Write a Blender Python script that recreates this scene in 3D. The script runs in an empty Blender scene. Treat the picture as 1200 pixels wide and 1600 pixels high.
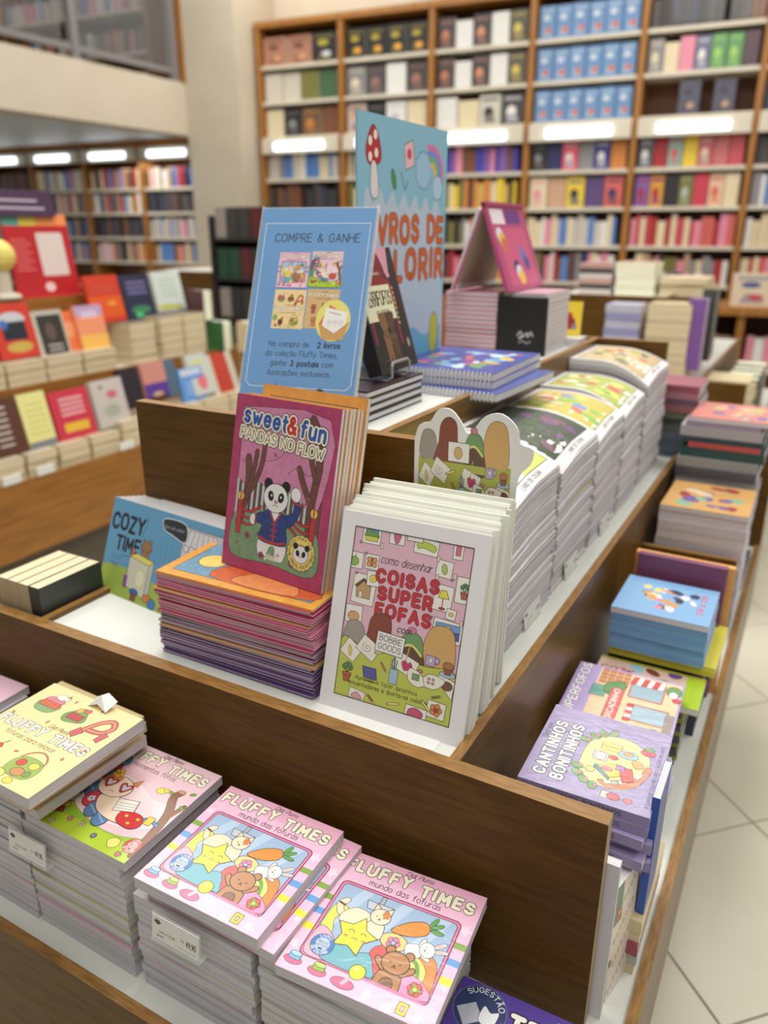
import bpy, math, random
from mathutils import Matrix, Vector

# ---------------------------------------------------------------- scene units
# Everything below is laid out in a furniture unit U (1 U = 0.56 m) whose z = 0 is the rim of the
# middle tier of the display stand; finish() converts it all to metres with the floor at z = 0.
S = 0.56
ZF = -1.607
scene = bpy.context.scene
COL = scene.collection
random.seed(7)

# ---------------------------------------------------------------- camera
cd = bpy.data.cameras.new('camera')
cam = bpy.data.objects.new('camera', cd)
COL.objects.link(cam)
scene.camera = cam
cam.location = (0.18411 * S, -1.15696 * S, 1.46)
cam.rotation_euler = (math.radians(90 - 20.1), 0, math.radians(29.1))
cd.sensor_fit = 'VERTICAL'
cd.sensor_height = 36.0
cd.lens = 1203.0 / 1600.0 * 36.0
cd.clip_start = 0.02
cd.clip_end = 60
cd.dof.use_dof = True
cd.dof.focus_distance = 0.89
cd.dof.aperture_fstop = 3.1

# ---------------------------------------------------------------- world, lights, exposure
scene.view_settings.view_transform = 'Standard'
scene.view_settings.look = 'None'
scene.view_settings.gamma = 1.0
scene.view_settings.use_curve_mapping = False
scene.view_settings.exposure = 0.22
wd = bpy.data.worlds.new('shop_ambience')
scene.world = wd
wd.use_nodes = True
bg = wd.node_tree.nodes['Background']
bg.inputs[0].default_value = (1.0, 0.96, 0.90, 1)
bg.inputs[1].default_value = 0.30

def area(name, loc, size, power, rot=(0, 0, 0), col=(1, 0.97, 0.92)):
    l = bpy.data.lights.new(name, 'AREA')
    l.shape = 'RECTANGLE'
    l.size, l.size_y = size
    l.energy = power
    l.color = col
    o = bpy.data.objects.new(name, l)
    o.location = loc
    o.rotation_euler = rot
    COL.objects.link(o)
    return o
area('ceiling_light', (-0.9, 0.9, 4.3), (1.2, 2.4), 82)
area('ceiling_light', (1.6, 1.6, 4.3), (1.2, 2.4), 48)
area('ceiling_light', (-3.2, 2.4, 4.3), (1.2, 2.4), 66)
area('ceiling_light', (-0.8, 4.6, 4.3), (2.4, 1.2), 62)
area('ceiling_light', (-4.2, 5.2, 4.3), (1.6, 1.6), 45)
area('ceiling_light', (0.9, -1.6, 4.3), (1.6, 1.6), 42)
area('gallery_light', (-6.9, 5.6, 2.2), (1.2, 2.4), 25)

# ---------------------------------------------------------------- colour and materials
def lin(c):
    r = []
    for v in c:
        v = v / 255.0
        r.append(v / 12.92 if v <= 0.04045 else ((v + 0.055) / 1.055) ** 2.4)
    return tuple(r)
MATS = {}
def mat(name, col, rough=0.5, spec=0.5, emit=0.0, coat=0.0, alpha=1.0, trans=0.0):
    if name in MATS: return MATS[name]
    m = bpy.data.materials.new(name); m.use_nodes = True
    b = m.node_tree.nodes['Principled BSDF']
    c = lin(col)
    b.inputs['Base Color'].default_value = (*c, 1)
    b.inputs['Roughness'].default_value = rough
    b.inputs['Specular IOR Level'].default_value = spec
    b.inputs['Coat Weight'].default_value = coat
    b.inputs['Transmission Weight'].default_value = trans
    b.inputs['Alpha'].default_value = alpha
    if emit:
        b.inputs['Emission Color'].default_value = (*c, 1)
        b.inputs['Emission Strength'].default_value = emit
    MATS[name] = m
    return m
def noisy(name, c1, c2, scale, mapscale=(1, 1, 1), rough=0.5, bump=0.0, detail=4, spec=0.5, coat=0.0, lo=0.35, hi=0.65, coords='Object'):
    if name in MATS: return MATS[name]
    m = mat(name, c1, rough, spec, coat=coat)
    nt = m.node_tree; N = nt.nodes; L = nt.links; b = N['Principled BSDF']
    tc = N.new('ShaderNodeTexCoord'); mp = N.new('ShaderNodeMapping'); mp.inputs['Scale'].default_value = mapscale
    no = N.new('ShaderNodeTexNoise'); no.inputs['Scale'].default_value = scale; no.inputs['Detail'].default_value = detail
    cr = N.new('ShaderNodeValToRGB')
    cr.color_ramp.elements[0].color = (*lin(c1), 1); cr.color_ramp.elements[1].color = (*lin(c2), 1)
    cr.color_ramp.elements[0].position = lo; cr.color_ramp.elements[1].position = hi
    L.new(tc.outputs[coords], mp.inputs[0]); L.new(mp.outputs[0], no.inputs[0])
    L.new(no.outputs[0], cr.inputs[0]); L.new(cr.outputs[0], b.inputs['Base Color'])
    if bump:
        bp = N.new('ShaderNodeBump'); bp.inputs['Strength'].default_value = bump; bp.inputs['Distance'].default_value = 0.002
        L.new(no.outputs[0], bp.inputs['Height']); L.new(bp.outputs[0], b.inputs['Normal'])
    return m
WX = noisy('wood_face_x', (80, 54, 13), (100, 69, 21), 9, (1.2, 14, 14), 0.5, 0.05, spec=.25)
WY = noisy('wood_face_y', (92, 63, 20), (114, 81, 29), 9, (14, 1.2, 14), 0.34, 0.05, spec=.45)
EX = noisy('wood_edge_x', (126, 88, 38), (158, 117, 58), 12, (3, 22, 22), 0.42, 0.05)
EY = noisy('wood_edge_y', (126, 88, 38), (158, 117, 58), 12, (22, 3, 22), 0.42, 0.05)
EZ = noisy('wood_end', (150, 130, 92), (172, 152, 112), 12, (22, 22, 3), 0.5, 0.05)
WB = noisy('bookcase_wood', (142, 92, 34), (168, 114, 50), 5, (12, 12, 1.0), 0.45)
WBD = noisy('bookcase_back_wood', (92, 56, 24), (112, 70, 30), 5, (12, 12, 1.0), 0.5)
WL = noisy('stand_side_wood', (140, 92, 36), (164, 110, 46), 6, (8, 1.0, 12), 0.45)
SHELF = noisy('white_laminate', (214, 218, 210), (222, 224, 216), 3, rough=0.35)
SHELFC = noisy('cream_shelf', (205, 196, 176), (214, 205, 186), 3, rough=0.4)
WALL = noisy('cream_wall', (196, 184, 163), (204, 193, 173), 2, rough=0.8)
CEIL = mat('white_ceiling_panel', (205, 212, 214), 0.5)
PLINTH = mat('grey_plinth', (96, 90, 78), 0.6)
GROUT = mat('grey_grout', (142, 138, 124), 0.8)
TILE = noisy('cream_floor_tile', (214, 208, 186), (226, 220, 200), 2.2, rough=0.22, coords='Object', spec=0.4)
PANE = mat('railing_glass', (170, 176, 180), 0.05, 0.5, alpha=0.12)
CLEAR = mat('clear_acrylic', (240, 245, 245), 0.08, 0.5, alpha=0.28)
WIRE = mat('wire_grey', (150, 150, 150), 0.3, 0.6)
WHITEP = mat('white_card', (232, 232, 228), 0.5)
STEEL = mat('grey_rail', (128, 124, 124), 0.4)

def pages_mat(name, c1, c2, rough=0.7):
    return noisy(name, c1, c2, 1.0, (14, 14, 1500), rough, 0.25, 3, lo=0.3, hi=0.7)
PG_GREY = pages_mat('grey_white_pages', (184, 183, 188), (220, 218, 221))
PG_CREAM = pages_mat('cream_pages', (232, 234, 204), (246, 247, 226))
PG_TAN = pages_mat('tan_novel_pages', (208, 190, 152), (234, 220, 186))
PG_WHITE = pages_mat('white_pages', (196, 194, 198), (226, 224, 226))
PG_WRAP = pages_mat('grey_wrapped_pages', (160, 157, 161), (214, 211, 213))

def attr_mat(name, rough, coat, grain=0.0, wrap=0.0):
    m = bpy.data.materials.new(name); m.use_nodes = True
    nt = m.node_tree; N = nt.nodes; L = nt.links; b = N['Principled BSDF']
    a = N.new('ShaderNodeAttribute'); a.attribute_name = 'Col'
    b.inputs['Roughness'].default_value = rough; b.inputs['Coat Weight'].default_value = coat
    b.inputs['Coat Roughness'].default_value = 0.12
    src = a.outputs['Color']
    if grain:
        tc = N.new('ShaderNodeTexCoord'); no = N.new('ShaderNodeTexNoise'); no.inputs['Scale'].default_value = 90; no.inputs['Detail'].default_value = 5
        mx = N.new('ShaderNodeMix'); mx.data_type = 'RGBA'; mx.blend_type = 'OVERLAY'; mx.inputs[0].default_value = grain
        L.new(tc.outputs['Object'], no.inputs[0]); L.new(src, mx.inputs[6]); L.new(no.outputs[0], mx.inputs[7]); src = mx.outputs[2]
    L.new(src, b.inputs['Base Color'])
    if wrap:
        tc = N.new('ShaderNodeTexCoord'); mp = N.new('ShaderNodeMapping'); mp.inputs['Scale'].default_value = (1, 2.2, 1)
        no = N.new('ShaderNodeTexNoise'); no.inputs['Scale'].default_value = 26; no.inputs['Detail'].default_value = 3; no.inputs['Distortion'].default_value = 1.4
        bp = N.new('ShaderNodeBump'); bp.inputs['Strength'].default_value = wrap; bp.inputs['Distance'].default_value = 0.004
        L.new(tc.outputs['Object'], mp.inputs[0]); L.new(mp.outputs[0], no.inputs[0]); L.new(no.outputs[0], bp.inputs['Height'])
        L.new(bp.outputs[0], b.inputs['Coat Normal'])
    return m
PRINT = attr_mat('printed_cover', 0.42, 0.25)
PRINTG = attr_mat('printed_watercolour_cover', 0.40, 0.3, 0.35)
PRINTW = attr_mat('shrink_wrapped_cover', 0.40, 0.4, 0, 0.25)
PRINTM = attr_mat('matt_print', 0.6, 0.0)

# ---------------------------------------------------------------- mesh helpers
def box_v(x0, y0, z0, x1, y1, z1):
    return ([(x0, y0, z0), (x1, y0, z0), (x1, y1, z0), (x0, y1, z0), (x0, y0, z1), (x1, y0, z1), (x1, y1, z1), (x0, y1, z1)],
            [(0, 3, 2, 1), (4, 5, 6, 7), (0, 1, 5, 4), (1, 2, 6, 5), (2, 3, 7, 6), (3, 0, 4, 7)])
class MB:
    def __init__(s): s.v = []; s.f = []; s.m = []; s.mats = []
    def mi(s, m):
        if m not in s.mats: s.mats.append(m)
        return s.mats.index(m)
    def add(s, vs, fs, m):
        o = len(s.v); k = s.mi(m); s.v += vs
        for f in fs: s.f.append(tuple(i + o for i in f)); s.m.append(k)
    def box(s, a, b, m, top=None, side=None, end=None):
        vs, fs = box_v(*a, *b); o = len(s.v); s.v += vs
        # face order: bottom, top, -y, +x, +y, -x
        ms = [m, top or m, side or m, end or m, side or m, end or m]
        for f, mm in zip(fs, ms): s.f.append(tuple(i + o for i in f)); s.m.append(s.mi(mm))
        return s
    def bevel_slab(s, a, b, m, r=0.004):
        # a board with its four top edges eased
        x0, y0, z0 = a; x1, y1, z1 = b
        rings = [(0, z0), (0, z1 - r), (r * .35, z1 - r * .35), (r, z1)]
        vs = []
        for i, z in rings: vs += [(x0 + i, y0 + i, z), (x1 - i, y0 + i, z), (x1 - i, y1 - i, z), (x0 + i, y1 - i, z)]
        fs = [(3, 2, 1, 0)]
        for k in range(3):
            for j in range(4): fs.append((k * 4 + j, k * 4 + (j + 1) % 4, k * 4 + 4 + (j + 1) % 4, k * 4 + 4 + j))
        fs.append((12, 13, 14, 15)); s.add(vs, fs, m); return s
    def tube(s, pts, r, m, n=6):
        pts = [Vector(p) for p in pts]; vs = []; fs = []
        for i, p in enumerate(pts):
            t = (pts[min(i + 1, len(pts) - 1)] - pts[max(i - 1, 0)]).normalized()
            a = t.orthogonal().normalized() if i == 0 else (pa - t * pa.dot(t)).normalized()
            pa = a; b = t.cross(a)
            for k in range(n):
                q = p + (a * math.cos(2 * math.pi * k / n) + b * math.sin(2 * math.pi * k / n)) * r
                vs.append(tuple(q))
        for i in range(len(pts) - 1):
            for k in range(n): fs.append((i * n + k, i * n + (k + 1) % n, i * n + n + (k + 1) % n, i * n + n + k))
        fs.append(tuple(range(n))[::-1]); fs.append(tuple((len(pts) - 1) * n + k for k in range(n)))
        s.add(vs, fs, m); return s
    def sphere(s, c, r, m, seg=16, rings=8, sc=(1, 1, 1)):
        vs = [(c[0], c[1], c[2] + r * sc[2])]; fs = []
        for i in range(1, rings):
            a = math.pi * i / rings
            for k in range(seg):
                t = 2 * math.pi * k / seg
                vs.append((c[0] + r * sc[0] * math.sin(a) * math.cos(t), c[1] + r * sc[1] * math.sin(a) * math.sin(t), c[2] + r * sc[2] * math.cos(a)))
        vs.append((c[0], c[1], c[2] - r * sc[2]))
        for k in range(seg): fs.append((0, 1 + k, 1 + (k + 1) % seg)); fs.append((len(vs) - 1, 1 + (rings - 2) * seg + (k + 1) % seg, 1 + (rings - 2) * seg + k))
        for i in range(rings - 2):
            for k in range(seg): a = 1 + i * seg; fs.append((a + k, a + seg + k, a + seg + (k + 1) % seg, a + (k + 1) % seg))
        s.add(vs, fs, m); return s
    def mesh(s, name):
        me = bpy.data.meshes.new(name); me.from_pydata(s.v, [], s.f)
        for m in s.mats: me.materials.append(m)
        me.polygons.foreach_set('material_index', s.m); me.update(); return me
    def obj(s, name, parent=None): return link(name, s.mesh(name), parent)
def link(name, data, parent=None):
    o = bpy.data.objects.new(name, data); COL.objects.link(o)
    if parent: o.parent = parent
    return o
def tag(o, label=None, cat=None, group=None, kind=None):
    if label: o['label'] = label
    if cat: o['category'] = cat
    if group: o['group'] = group
    if kind: o['kind'] = kind
    return o
def empty(name, label=None, cat=None, group=None):
    o = bpy.data.objects.new(name, None); o.empty_display_size = 0.05; COL.objects.link(o)
    return tag(o, label, cat, group)
def pose(o, origin, ux=(1, 0, 0), uy=(0, 1, 0)):
    ux = Vector(ux).normalized(); uy = Vector(uy); uy = (uy - ux * uy.dot(ux)).normalized(); uz = ux.cross(uy)
    M = Matrix((ux, uy, uz)).transposed().to_4x4(); M.translation = Vector(origin); o.matrix_world = M; o.matrix_basis = M
    return o
def rotz(a): a = math.radians(a); return (math.cos(a), math.sin(a), 0), (-math.sin(a), math.cos(a), 0)
ORD = ['first', 'second', 'third', 'fourth', 'fifth', 'sixth', 'seventh', 'eighth', 'ninth', 'tenth', 'eleventh', 'twelfth', 'thirteenth', 'fourteenth', 'fifteenth',
       'sixteenth', 'seventeenth', 'eighteenth', 'nineteenth', 'twentieth']
ORD += ['twenty-' + w for w in ORD[:9]] + ['thirtieth'] + ['thirty-' + w for w in ORD[:9]] + ['fortieth'] + ['forty-' + w for w in ORD[:9]] + ['fiftieth'] + ['fifty-' + w for w in ORD[:9]]

# ---------------------------------------------------------------- stroke lettering (round-ended pen font)
G = {
'A': (7, '0,0 3.5,10 7,0|1.3,3.5 5.7,3.5'), 'B': (6, '0,0 0,10|~0,10 4,10 5.5,7.7 4,5.4 0,5.4|~0,5.4 4.4,5.4 6,2.7 4.4,0 0,0'),
'C': (6.6, '~6.6,8 4,10 1,8.6 0,5 1,1.4 4,0 6.6,2'), 'D': (6.8, '0,0 0,10|~0,10 3.5,10 6.4,7.8 6.8,5 6.4,2.2 3.5,0 0,0'),
'E': (5.4, '5.4,10 0,10 0,0 5.4,0|0,5.2 4.6,5.2'), 'F': (5.2, '5.2,10 0,10 0,0|0,5 4.4,5'), 'G': (6.8, '~6.6,8 4,10 1,8.6 0,5 1,1.4 4,0 6.7,1.8|6.7,1.8 6.7,4.6 4.2,4.6'),
'H': (6.4, '0,0 0,10|6.4,0 6.4,10|0,5 6.4,5'), 'I': (0.1, '0,0 0,10'), 'J': (4.5, '~4.5,10 4.5,3 3.5,.5 1.6,0 0,1.8'), 'K': (6, '0,0 0,10|6,10 0,4.5|1.8,6 6,0'),
'L': (4.8, '0,10 0,0 4.8,0'), 'M': (8, '0,0 .6,10 4,3 7.4,10 8,0'), 'N': (6.6, '0,0 0,10 6.6,0 6.6,10'), 'O': (7.4, '~3.7,0 1,1.2 0,5 1,8.8 3.7,10 6.4,8.8 7.4,5 6.4,1.2 3.7,0'),
'P': (5.8, '0,0 0,10|~0,10 4.2,10 5.8,7.3 4.2,4.6 0,4.6'), 'Q': (7.4, '~3.7,0 1,1.2 0,5 1,8.8 3.7,10 6.4,8.8 7.4,5 6.4,1.2 3.7,0|4.6,2.6 7.2,-.4'),
'R': (6, '0,0 0,10|~0,10 4.2,10 5.8,7.3 4.2,4.6 0,4.6|2.8,4.6 6,0'), 'S': (5.8, '~5.6,8.2 3,10 .5,8.4 .8,6 3,5.1 5.4,4 5.8,1.8 3,0 .2,1.7'),
'T': (6.4, '0,10 6.4,10|3.2,10 3.2,0'), 'U': (6.6, '~0,10 0,3.4 1,.8 3.3,0 5.6,.8 6.6,3.4 6.6,10'), 'V': (7, '0,10 3.5,0 7,10'), 'W': (9, '0,10 2.4,0 4.5,7 6.6,0 9,10'),
'X': (6.4, '0,10 6.4,0|0,0 6.4,10'), 'Y': (6.6, '0,10 3.3,5 6.6,10|3.3,5 3.3,0'), 'Z': (6, '0,10 6,10 0,0 6,0'),
'a': (5, '~5,5.2 3.4,6.8 1,6 0,3.4 1,.8 3.2,0 5,1.8|5,6.8 5,0'), 'b': (5, '0,10 0,0|~0,5 1.8,6.8 4.2,6 5,3.4 4.2,.8 1.8,0 0,1.8'),
'c': (4.4, '~4.4,5.6 2.6,6.8 .6,5.8 0,3.4 .6,1 2.6,0 4.4,1.2'), 'd': (5, '5,10 5,0|~5,5 3.2,6.8 .8,6 0,3.4 .8,.8 3.2,0 5,1.8'),
'e': (4.8, '0,3.6 4.8,3.6|~4.8,3.6 4.2,6 2.4,6.8 .5,5.8 0,3.4 .6,1 2.6,0 4.5,1.2'), 'f': (3.4, '~3.6,9.6 2.2,10 1.2,8.4 1.2,5|1.2,5 1.2,0|0,6.4 3,6.4'),
'g': (5, '~5,5.2 3.4,6.8 1,6 0,3.4 1,.8 3.2,0 5,1.8|5,6.8 5,-1|~5,-1 4,-3 2,-3.3 .3,-2.4'), 'h': (4.6, '0,10 0,0|~0,4.6 1.8,6.8 4,6.2 4.6,4 4.6,0'),
'i': (.1, '0,6.8 0,0|0,9.3 0,9.5'), 'j': (2, '~2,6.8 2,-1 1,-3 0,-2.8|2,9.3 2,9.5'), 'k': (4.5, '0,10 0,0|4.4,6.8 0,2.8|1.6,4.2 4.6,0'), 'l': (.1, '0,10 0,0'),
'm': (7.6, '0,6.8 0,0|~0,4.8 1.6,6.8 3.4,6 3.8,4 3.8,0|~3.8,4.8 5.4,6.8 7.2,6 7.6,4 7.6,0'), 'n': (4.6, '0,6.8 0,0|~0,4.6 1.8,6.8 4,6.2 4.6,4 4.6,0'),
'o': (5.2, '~2.6,0 .7,.9 0,3.4 .7,5.9 2.6,6.8 4.5,5.9 5.2,3.4 4.5,.9 2.6,0'), 'p': (5, '0,6.8 0,-3.2|~0,5 1.8,6.8 4.2,6 5,3.4 4.2,.8 1.8,0 0,1.8'),
'q': (5, '5,6.8 5,-3.2|~5,5 3.2,6.8 .8,6 0,3.4 .8,.8 3.2,0 5,1.8'), 'r': (2.8, '0,6.8 0,0|~0,4.4 1.4,6.5 2.9,6.6'),
's': (4.1, '~4,5.6 2.2,6.8 .3,5.6 .8,4 3.4,3 4.1,1.3 2,0 0,1.2'), 't': (3.3, '1.2,9.4 1.2,1.6 2.2,0 3.4,.4|0,6.6 3.2,6.6'),
'u': (4.6, '~0,6.8 0,2.4 1,.4 2.6,0 4.6,2|4.6,6.8 4.6,0'), 'v': (4.8, '0,6.8 2.4,0 4.8,6.8'), 'w': (7, '0,6.8 1.8,0 3.5,5 5.2,0 7,6.8'), 'x': (4.6, '0,6.8 4.6,0|0,0 4.6,6.8'),
'y': (4.8, '0,6.8 2.5,.4|~4.8,6.8 2.5,.2 1.4,-2.6 0,-3'), 'z': (4.2, '0,6.8 4.2,6.8 0,0 4.2,0'),
'0': (5.6, '~2.8,0 .5,1.5 0,5 .5,8.5 2.8,10 5.1,8.5 5.6,5 5.1,1.5 2.8,0'), '1': (2, '0,8 2,10 2,0'), '2': (5.4, '~.2,7.8 2.6,10 5.2,7.6 3.6,4 0,0|0,0 5.4,0'),
'3': (5.2, '~.3,8.6 2.8,10 4.8,7.6 2.4,5.4|~2.4,5.4 5.2,3 2.8,0 0,1.4'), '4': (5.6, '4.2,0 4.2,10 0,3 5.6,3'), '9': (5.4, '~5.2,6.8 2.6,4.4 .2,7 2.6,10 5.2,7.4 4.8,3.4 2,0'),
'&': (6.4, '~6.4,0 2,6.4 1.6,8.6 3,10 4.4,8.6 3.6,6.6 .8,4.4 0,2.2 1.8,0 4.4,.8 6,4'), ',': (.5, '.5,.5 0,-1.6'), '.': (.1, '0,0 0,.2'), '-': (3, '0,3.6 3,3.6'),
'+': (5, '0,4 5,4|2.5,1.5 2.5,6.5'), '!': (.1, '0,10 0,3|0,0 0,.2'), ' ': (3.2, ''), '$': (5, '~5,8 2.6,9.4 .3,7.6 2.6,5 5,2.6 2.6,.6 0,2|2.6,10.6 2.6,-.6'),
}
for a_, b_, e_ in (('ã', 'a', '~.4,8.2 1.6,9.2 3.2,8.3 4.6,9.2'), ('õ', 'o', '~.4,8.2 1.6,9.2 3.2,8.3 4.6,9.2'), ('ç', 'c', '~2.6,0 3.4,-1.4 2,-2.4'), ('Ã', 'A', '~1.4,11.6 2.6,12.6 4.2,11.6 5.6,12.6')):
    G[a_] = (G[b_][0], G[b_][1] + '|' + e_)
def smooth(p, k=3, closed=False):
    n = len(p); out = []
    rng = range(n if closed else n - 1)
    for i in rng:
        if closed: p0, p1, p2, p3 = p[i - 1], p[i], p[(i + 1) % n], p[(i + 2) % n]
        else: p0, p1, p2, p3 = p[max(i - 1, 0)], p[i], p[i + 1], p[min(i + 2, n - 1)]
        for j in range(k):
            t = j / k
            out.append(tuple(0.5 * (2 * p1[c] + (p2[c] - p0[c]) * t + (2 * p0[c] - 5 * p1[c] + 4 * p2[c] - p3[c]) * t * t + (3 * p1[c] - p0[c] - 3 * p2[c] + p3[c]) * t ** 3) for c in (0, 1)))
    if not closed: out.append(p[-1])
    return out
GS = {}
def glyph(ch):
    if ch not in GS:
        w, s = G.get(ch, G['-']); st = []
        for part in s.split('|'):
            if not part: continue
            sm = part[0] == '~'; pts = [tuple(float(q) for q in t.split(',')) for t in part.lstrip('~').split()]
            st.append(smooth(pts, 3) if sm else pts)
        GS[ch] = (w, st)
    return GS[ch]
def pen(pts, w, n=8, closed=False):
    out = []; r = w / 2
    if closed: pts = pts + [pts[0]]
    for (x0, y0), (x1, y1) in zip(pts, pts[1:]):
        dx, dy = x1 - x0, y1 - y0; L = math.hypot(dx, dy)
        if L < 1e-6: continue
        px, py = -dy / L * r, dx / L * r
        out.append([(x0 + px, y0 + py), (x0 - px, y0 - py), (x1 - px, y1 - py), (x1 + px, y1 + py)])
    for x, y in (pts[:-1] if closed else pts):
        out.append([(x + r * math.cos(2 * math.pi * k / n), y + r * math.sin(2 * math.pi * k / n)) for k in range(n)])
    return out
K = (28, 24, 22)      # ink
def clip(p, ax, lim, keep_less):
    out = []
    for i in range(len(p)):
        a, b = p[i - 1], p[i]; ia = (a[ax] <= lim) == keep_less; ib = (b[ax] <= lim) == keep_less
        if ia != ib:
            t = (lim - a[ax]) / (b[ax] - a[ax]); out.append((a[0] + (b[0] - a[0]) * t, a[1] + (b[1] - a[1]) * t))
        if ib: out.append(b)
    return out
def strips(p, W, H):
    """cut a shape into a grid so that it can follow a bent cover"""
    if max(q[0] for q in p) - min(q[0] for q in p) < W / 9 and max(q[1] for q in p) - min(q[1] for q in p) < H / 5: return [p]
    out = []
    for i in range(12):
        a = clip(clip(p, 0, W * i / 12, False), 0, W * (i + 1) / 12, True)
        if len(a) < 3: continue
        for j in range(6):
            b = clip(clip(a, 1, H * j / 6, False), 1, H * (j + 1) / 6, True)
            if len(b) > 2: out.append(b)
    return out
class Art:
    """flat print: coloured shapes on a canvas W wide and H high, y pointing down; becomes one thin printed sheet"""
    def __init__(s, W, H): s.W, s.H, s.ops, s.st = W, H, [], [(1, 0, 0, 1, 0, 0)]; s.lw = 0.35
    def push(s, x=0, y=0, k=1, rot=0, ky=None):
        a, b, c, d, e, f = s.st[-1]; r = math.radians(rot); ky = ky or k
        p, q, u, v = k * math.cos(r), k * math.sin(r), -ky * math.sin(r), ky * math.cos(r)
        s.st.append((a * p + c * q, b * p + d * q, a * u + c * v, b * u + d * v, a * x + c * y + e, b * x + d * y + f))
    def pop(s): s.st.pop()
    def raw(s, polys, col):
        a, b, c, d, e, f = s.st[-1]
        s.ops.append(([[(a * x + c * y + e, b * x + d * y + f) for x, y in p] for p in polys], lin(col)))
    def poly(s, pts, col, out=None, w=None):
        s.raw([pts], col)
        if out: s.raw(pen(pts, w or s.lw, 5, True), out)
    def blob(s, pts, col, out=K, w=None): s.poly(smooth(pts, 4, True), col, out, w)
    def rect(s, x0, y0, x1, y1, col, out=None, w=None, r=0):
        if r:
            p = []
            for cx, cy, a0 in ((x1 - r, y1 - r, 0), (x0 + r, y1 - r, 90), (x0 + r, y0 + r, 180), (x1 - r, y0 + r, 270)):
                for k in range(5): t = math.radians(a0 + k * 22.5); p.append((cx + r * math.cos(t), cy + r * math.sin(t)))
        else: p = [(x0, y0), (x1, y0), (x1, y1), (x0, y1)]
        s.poly(p, col, out, w)
    def ell(s, cx, cy, rx, ry, col, out=None, w=None, rot=0, n=20):
        r = math.radians(rot)
        s.poly([(cx + rx * math.cos(t) * math.cos(r) - ry * math.sin(t) * math.sin(r), cy + rx * math.cos(t) * math.sin(r) + ry * math.sin(t) * math.cos(r)) for t in [2 * math.pi * k / n for k in range(n)]], col, out, w)
    def line(s, pts, w, col, sm=False, closed=False): s.raw(pen(smooth(pts, 4, closed) if sm else pts, w, 6, closed), col)
    def star(s, cx, cy, r, col, out=None, n=5, k=.5, rot=-90, w=None):
        s.poly([(cx + (r if i % 2 == 0 else r * k) * math.cos(math.radians(rot + i * 180 / n)), cy + (r if i % 2 == 0 else r * k) * math.sin(math.radians(rot + i * 180 / n))) for i in range(2 * n)], col, out, w)
    def flower(s, cx, cy, r, col, mid=(240, 210, 70), out=K, n=5):
        for k in range(n):
            t = 2 * math.pi * k / n; s.ell(cx + r * .6 * math.cos(t), cy + r * .6 * math.sin(t), r * .45, r * .45, col, out, n=10)
        s.ell(cx, cy, r * .35, r * .35, mid, out, n=10)
    def text(s, t, x, y, h, col, w=.12, out=None, ow=.1, al='c', sp=1.8, shear=0, arc=None, squeeze=1, bounce=0):
        k = h / 10; tot = sum(glyph(c)[0] + sp + w * 10 for c in t) - sp - w * 10
        cx = -tot / 2 if al == 'c' else (0 if al == 'l' else -tot); strokes = []
        for i, c in enumerate(t):
            gw, st = glyph(c); by = bounce * (1 if i % 2 else -1)
            for q in st: strokes.append([((cx + px + shear * py) * k * squeeze, -(py + by) * k) for px, py in q])
            cx += gw + sp + w * 10
        if arc:
            R, a0 = arc   # text centred at angle a0 (degrees, y down) on a circle round (x, y)
            sg = 1 if R > 0 else -1; R = abs(R); n2 = []
            for q in strokes:
                n2.append([((R - sg * py) * math.cos(math.radians(a0) + sg * px / R), (R - sg * py) * math.sin(math.radians(a0) + sg * px / R)) for px, py in q])
            strokes = n2
        strokes = [[(px + x, py + y) for px, py in q] for q in strokes]
        n = 8 if h > 4 else 5
        if out: s.raw([p for q in strokes for p in pen(q, (w + 2 * ow) * h, n)], out)
        s.raw([p for q in strokes for p in pen(q, w * h, n)], col)
    def build(s, name, parent, w, h, z, x=0, y=0, m=None, bend=None, thick=0.0008):
        v = []; f = []; cols = []; kx, ky = w / s.W, h / s.H; done = []; step = 3.2e-5
        for polys, c in s.ops:
            xa = min(p[0] for q in polys for p in q); xb = max(p[0] for q in polys for p in q); ya = min(p[1] for q in polys for p in q); yb = max(p[1] for q in polys for p in q)
            L = 1 + max([l for (a, b, c_, d, l) in done if a < xb and b > xa and c_ < yb and d > ya], default=0); kk = 0
            done.append((xa, xb, ya, yb, L)); zz = z + step * (L + 2) * (3 if bend else 1)
            if bend: polys = [q for p in polys for q in strips(p, s.W, s.H)]
            for p in polys:
                p = [(min(max(a, 0), s.W), min(max(b, 0), s.H)) for a, b in p]
                o = len(v)
                q = [(x + a * kx, y + h - b * ky) for a, b in p]
                ar = sum(q[j - 1][0] * q[j][1] - q[j][0] * q[j - 1][1] for j in range(len(q)))
                if abs(ar) < 1e-12: continue
                if ar < 0: q.reverse()
                kk += 1      # tiny steps keep overlapping strokes of one colour from shading each other
                v += [(a, b, zz + (kk % 23) * 1.2e-6 + (bend(a, b) if bend else 0)) for a, b in q]
                f.append(tuple(range(o, o + len(q)))); cols.append((c, len(q)))
        me = bpy.data.meshes.new(name); me.from_pydata(v, [], f)
        at = me.color_attributes.new('Col', 'FLOAT_COLOR', 'CORNER'); fl = []
        for c, k in cols: fl += [c[0], c[1], c[2], 1.0] * k
        at.data.foreach_set('color', fl); me.materials.append(m or PRINT); me.update()
        return link(name, me, parent)

# ================================================================ LARGE STRUCTURE
def cam_m(x, y, z):
    """metres relative to the camera's foot point -> U"""
    return (x / S + 0.18411, y / S - 1.15696, z / S + ZF)

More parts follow.
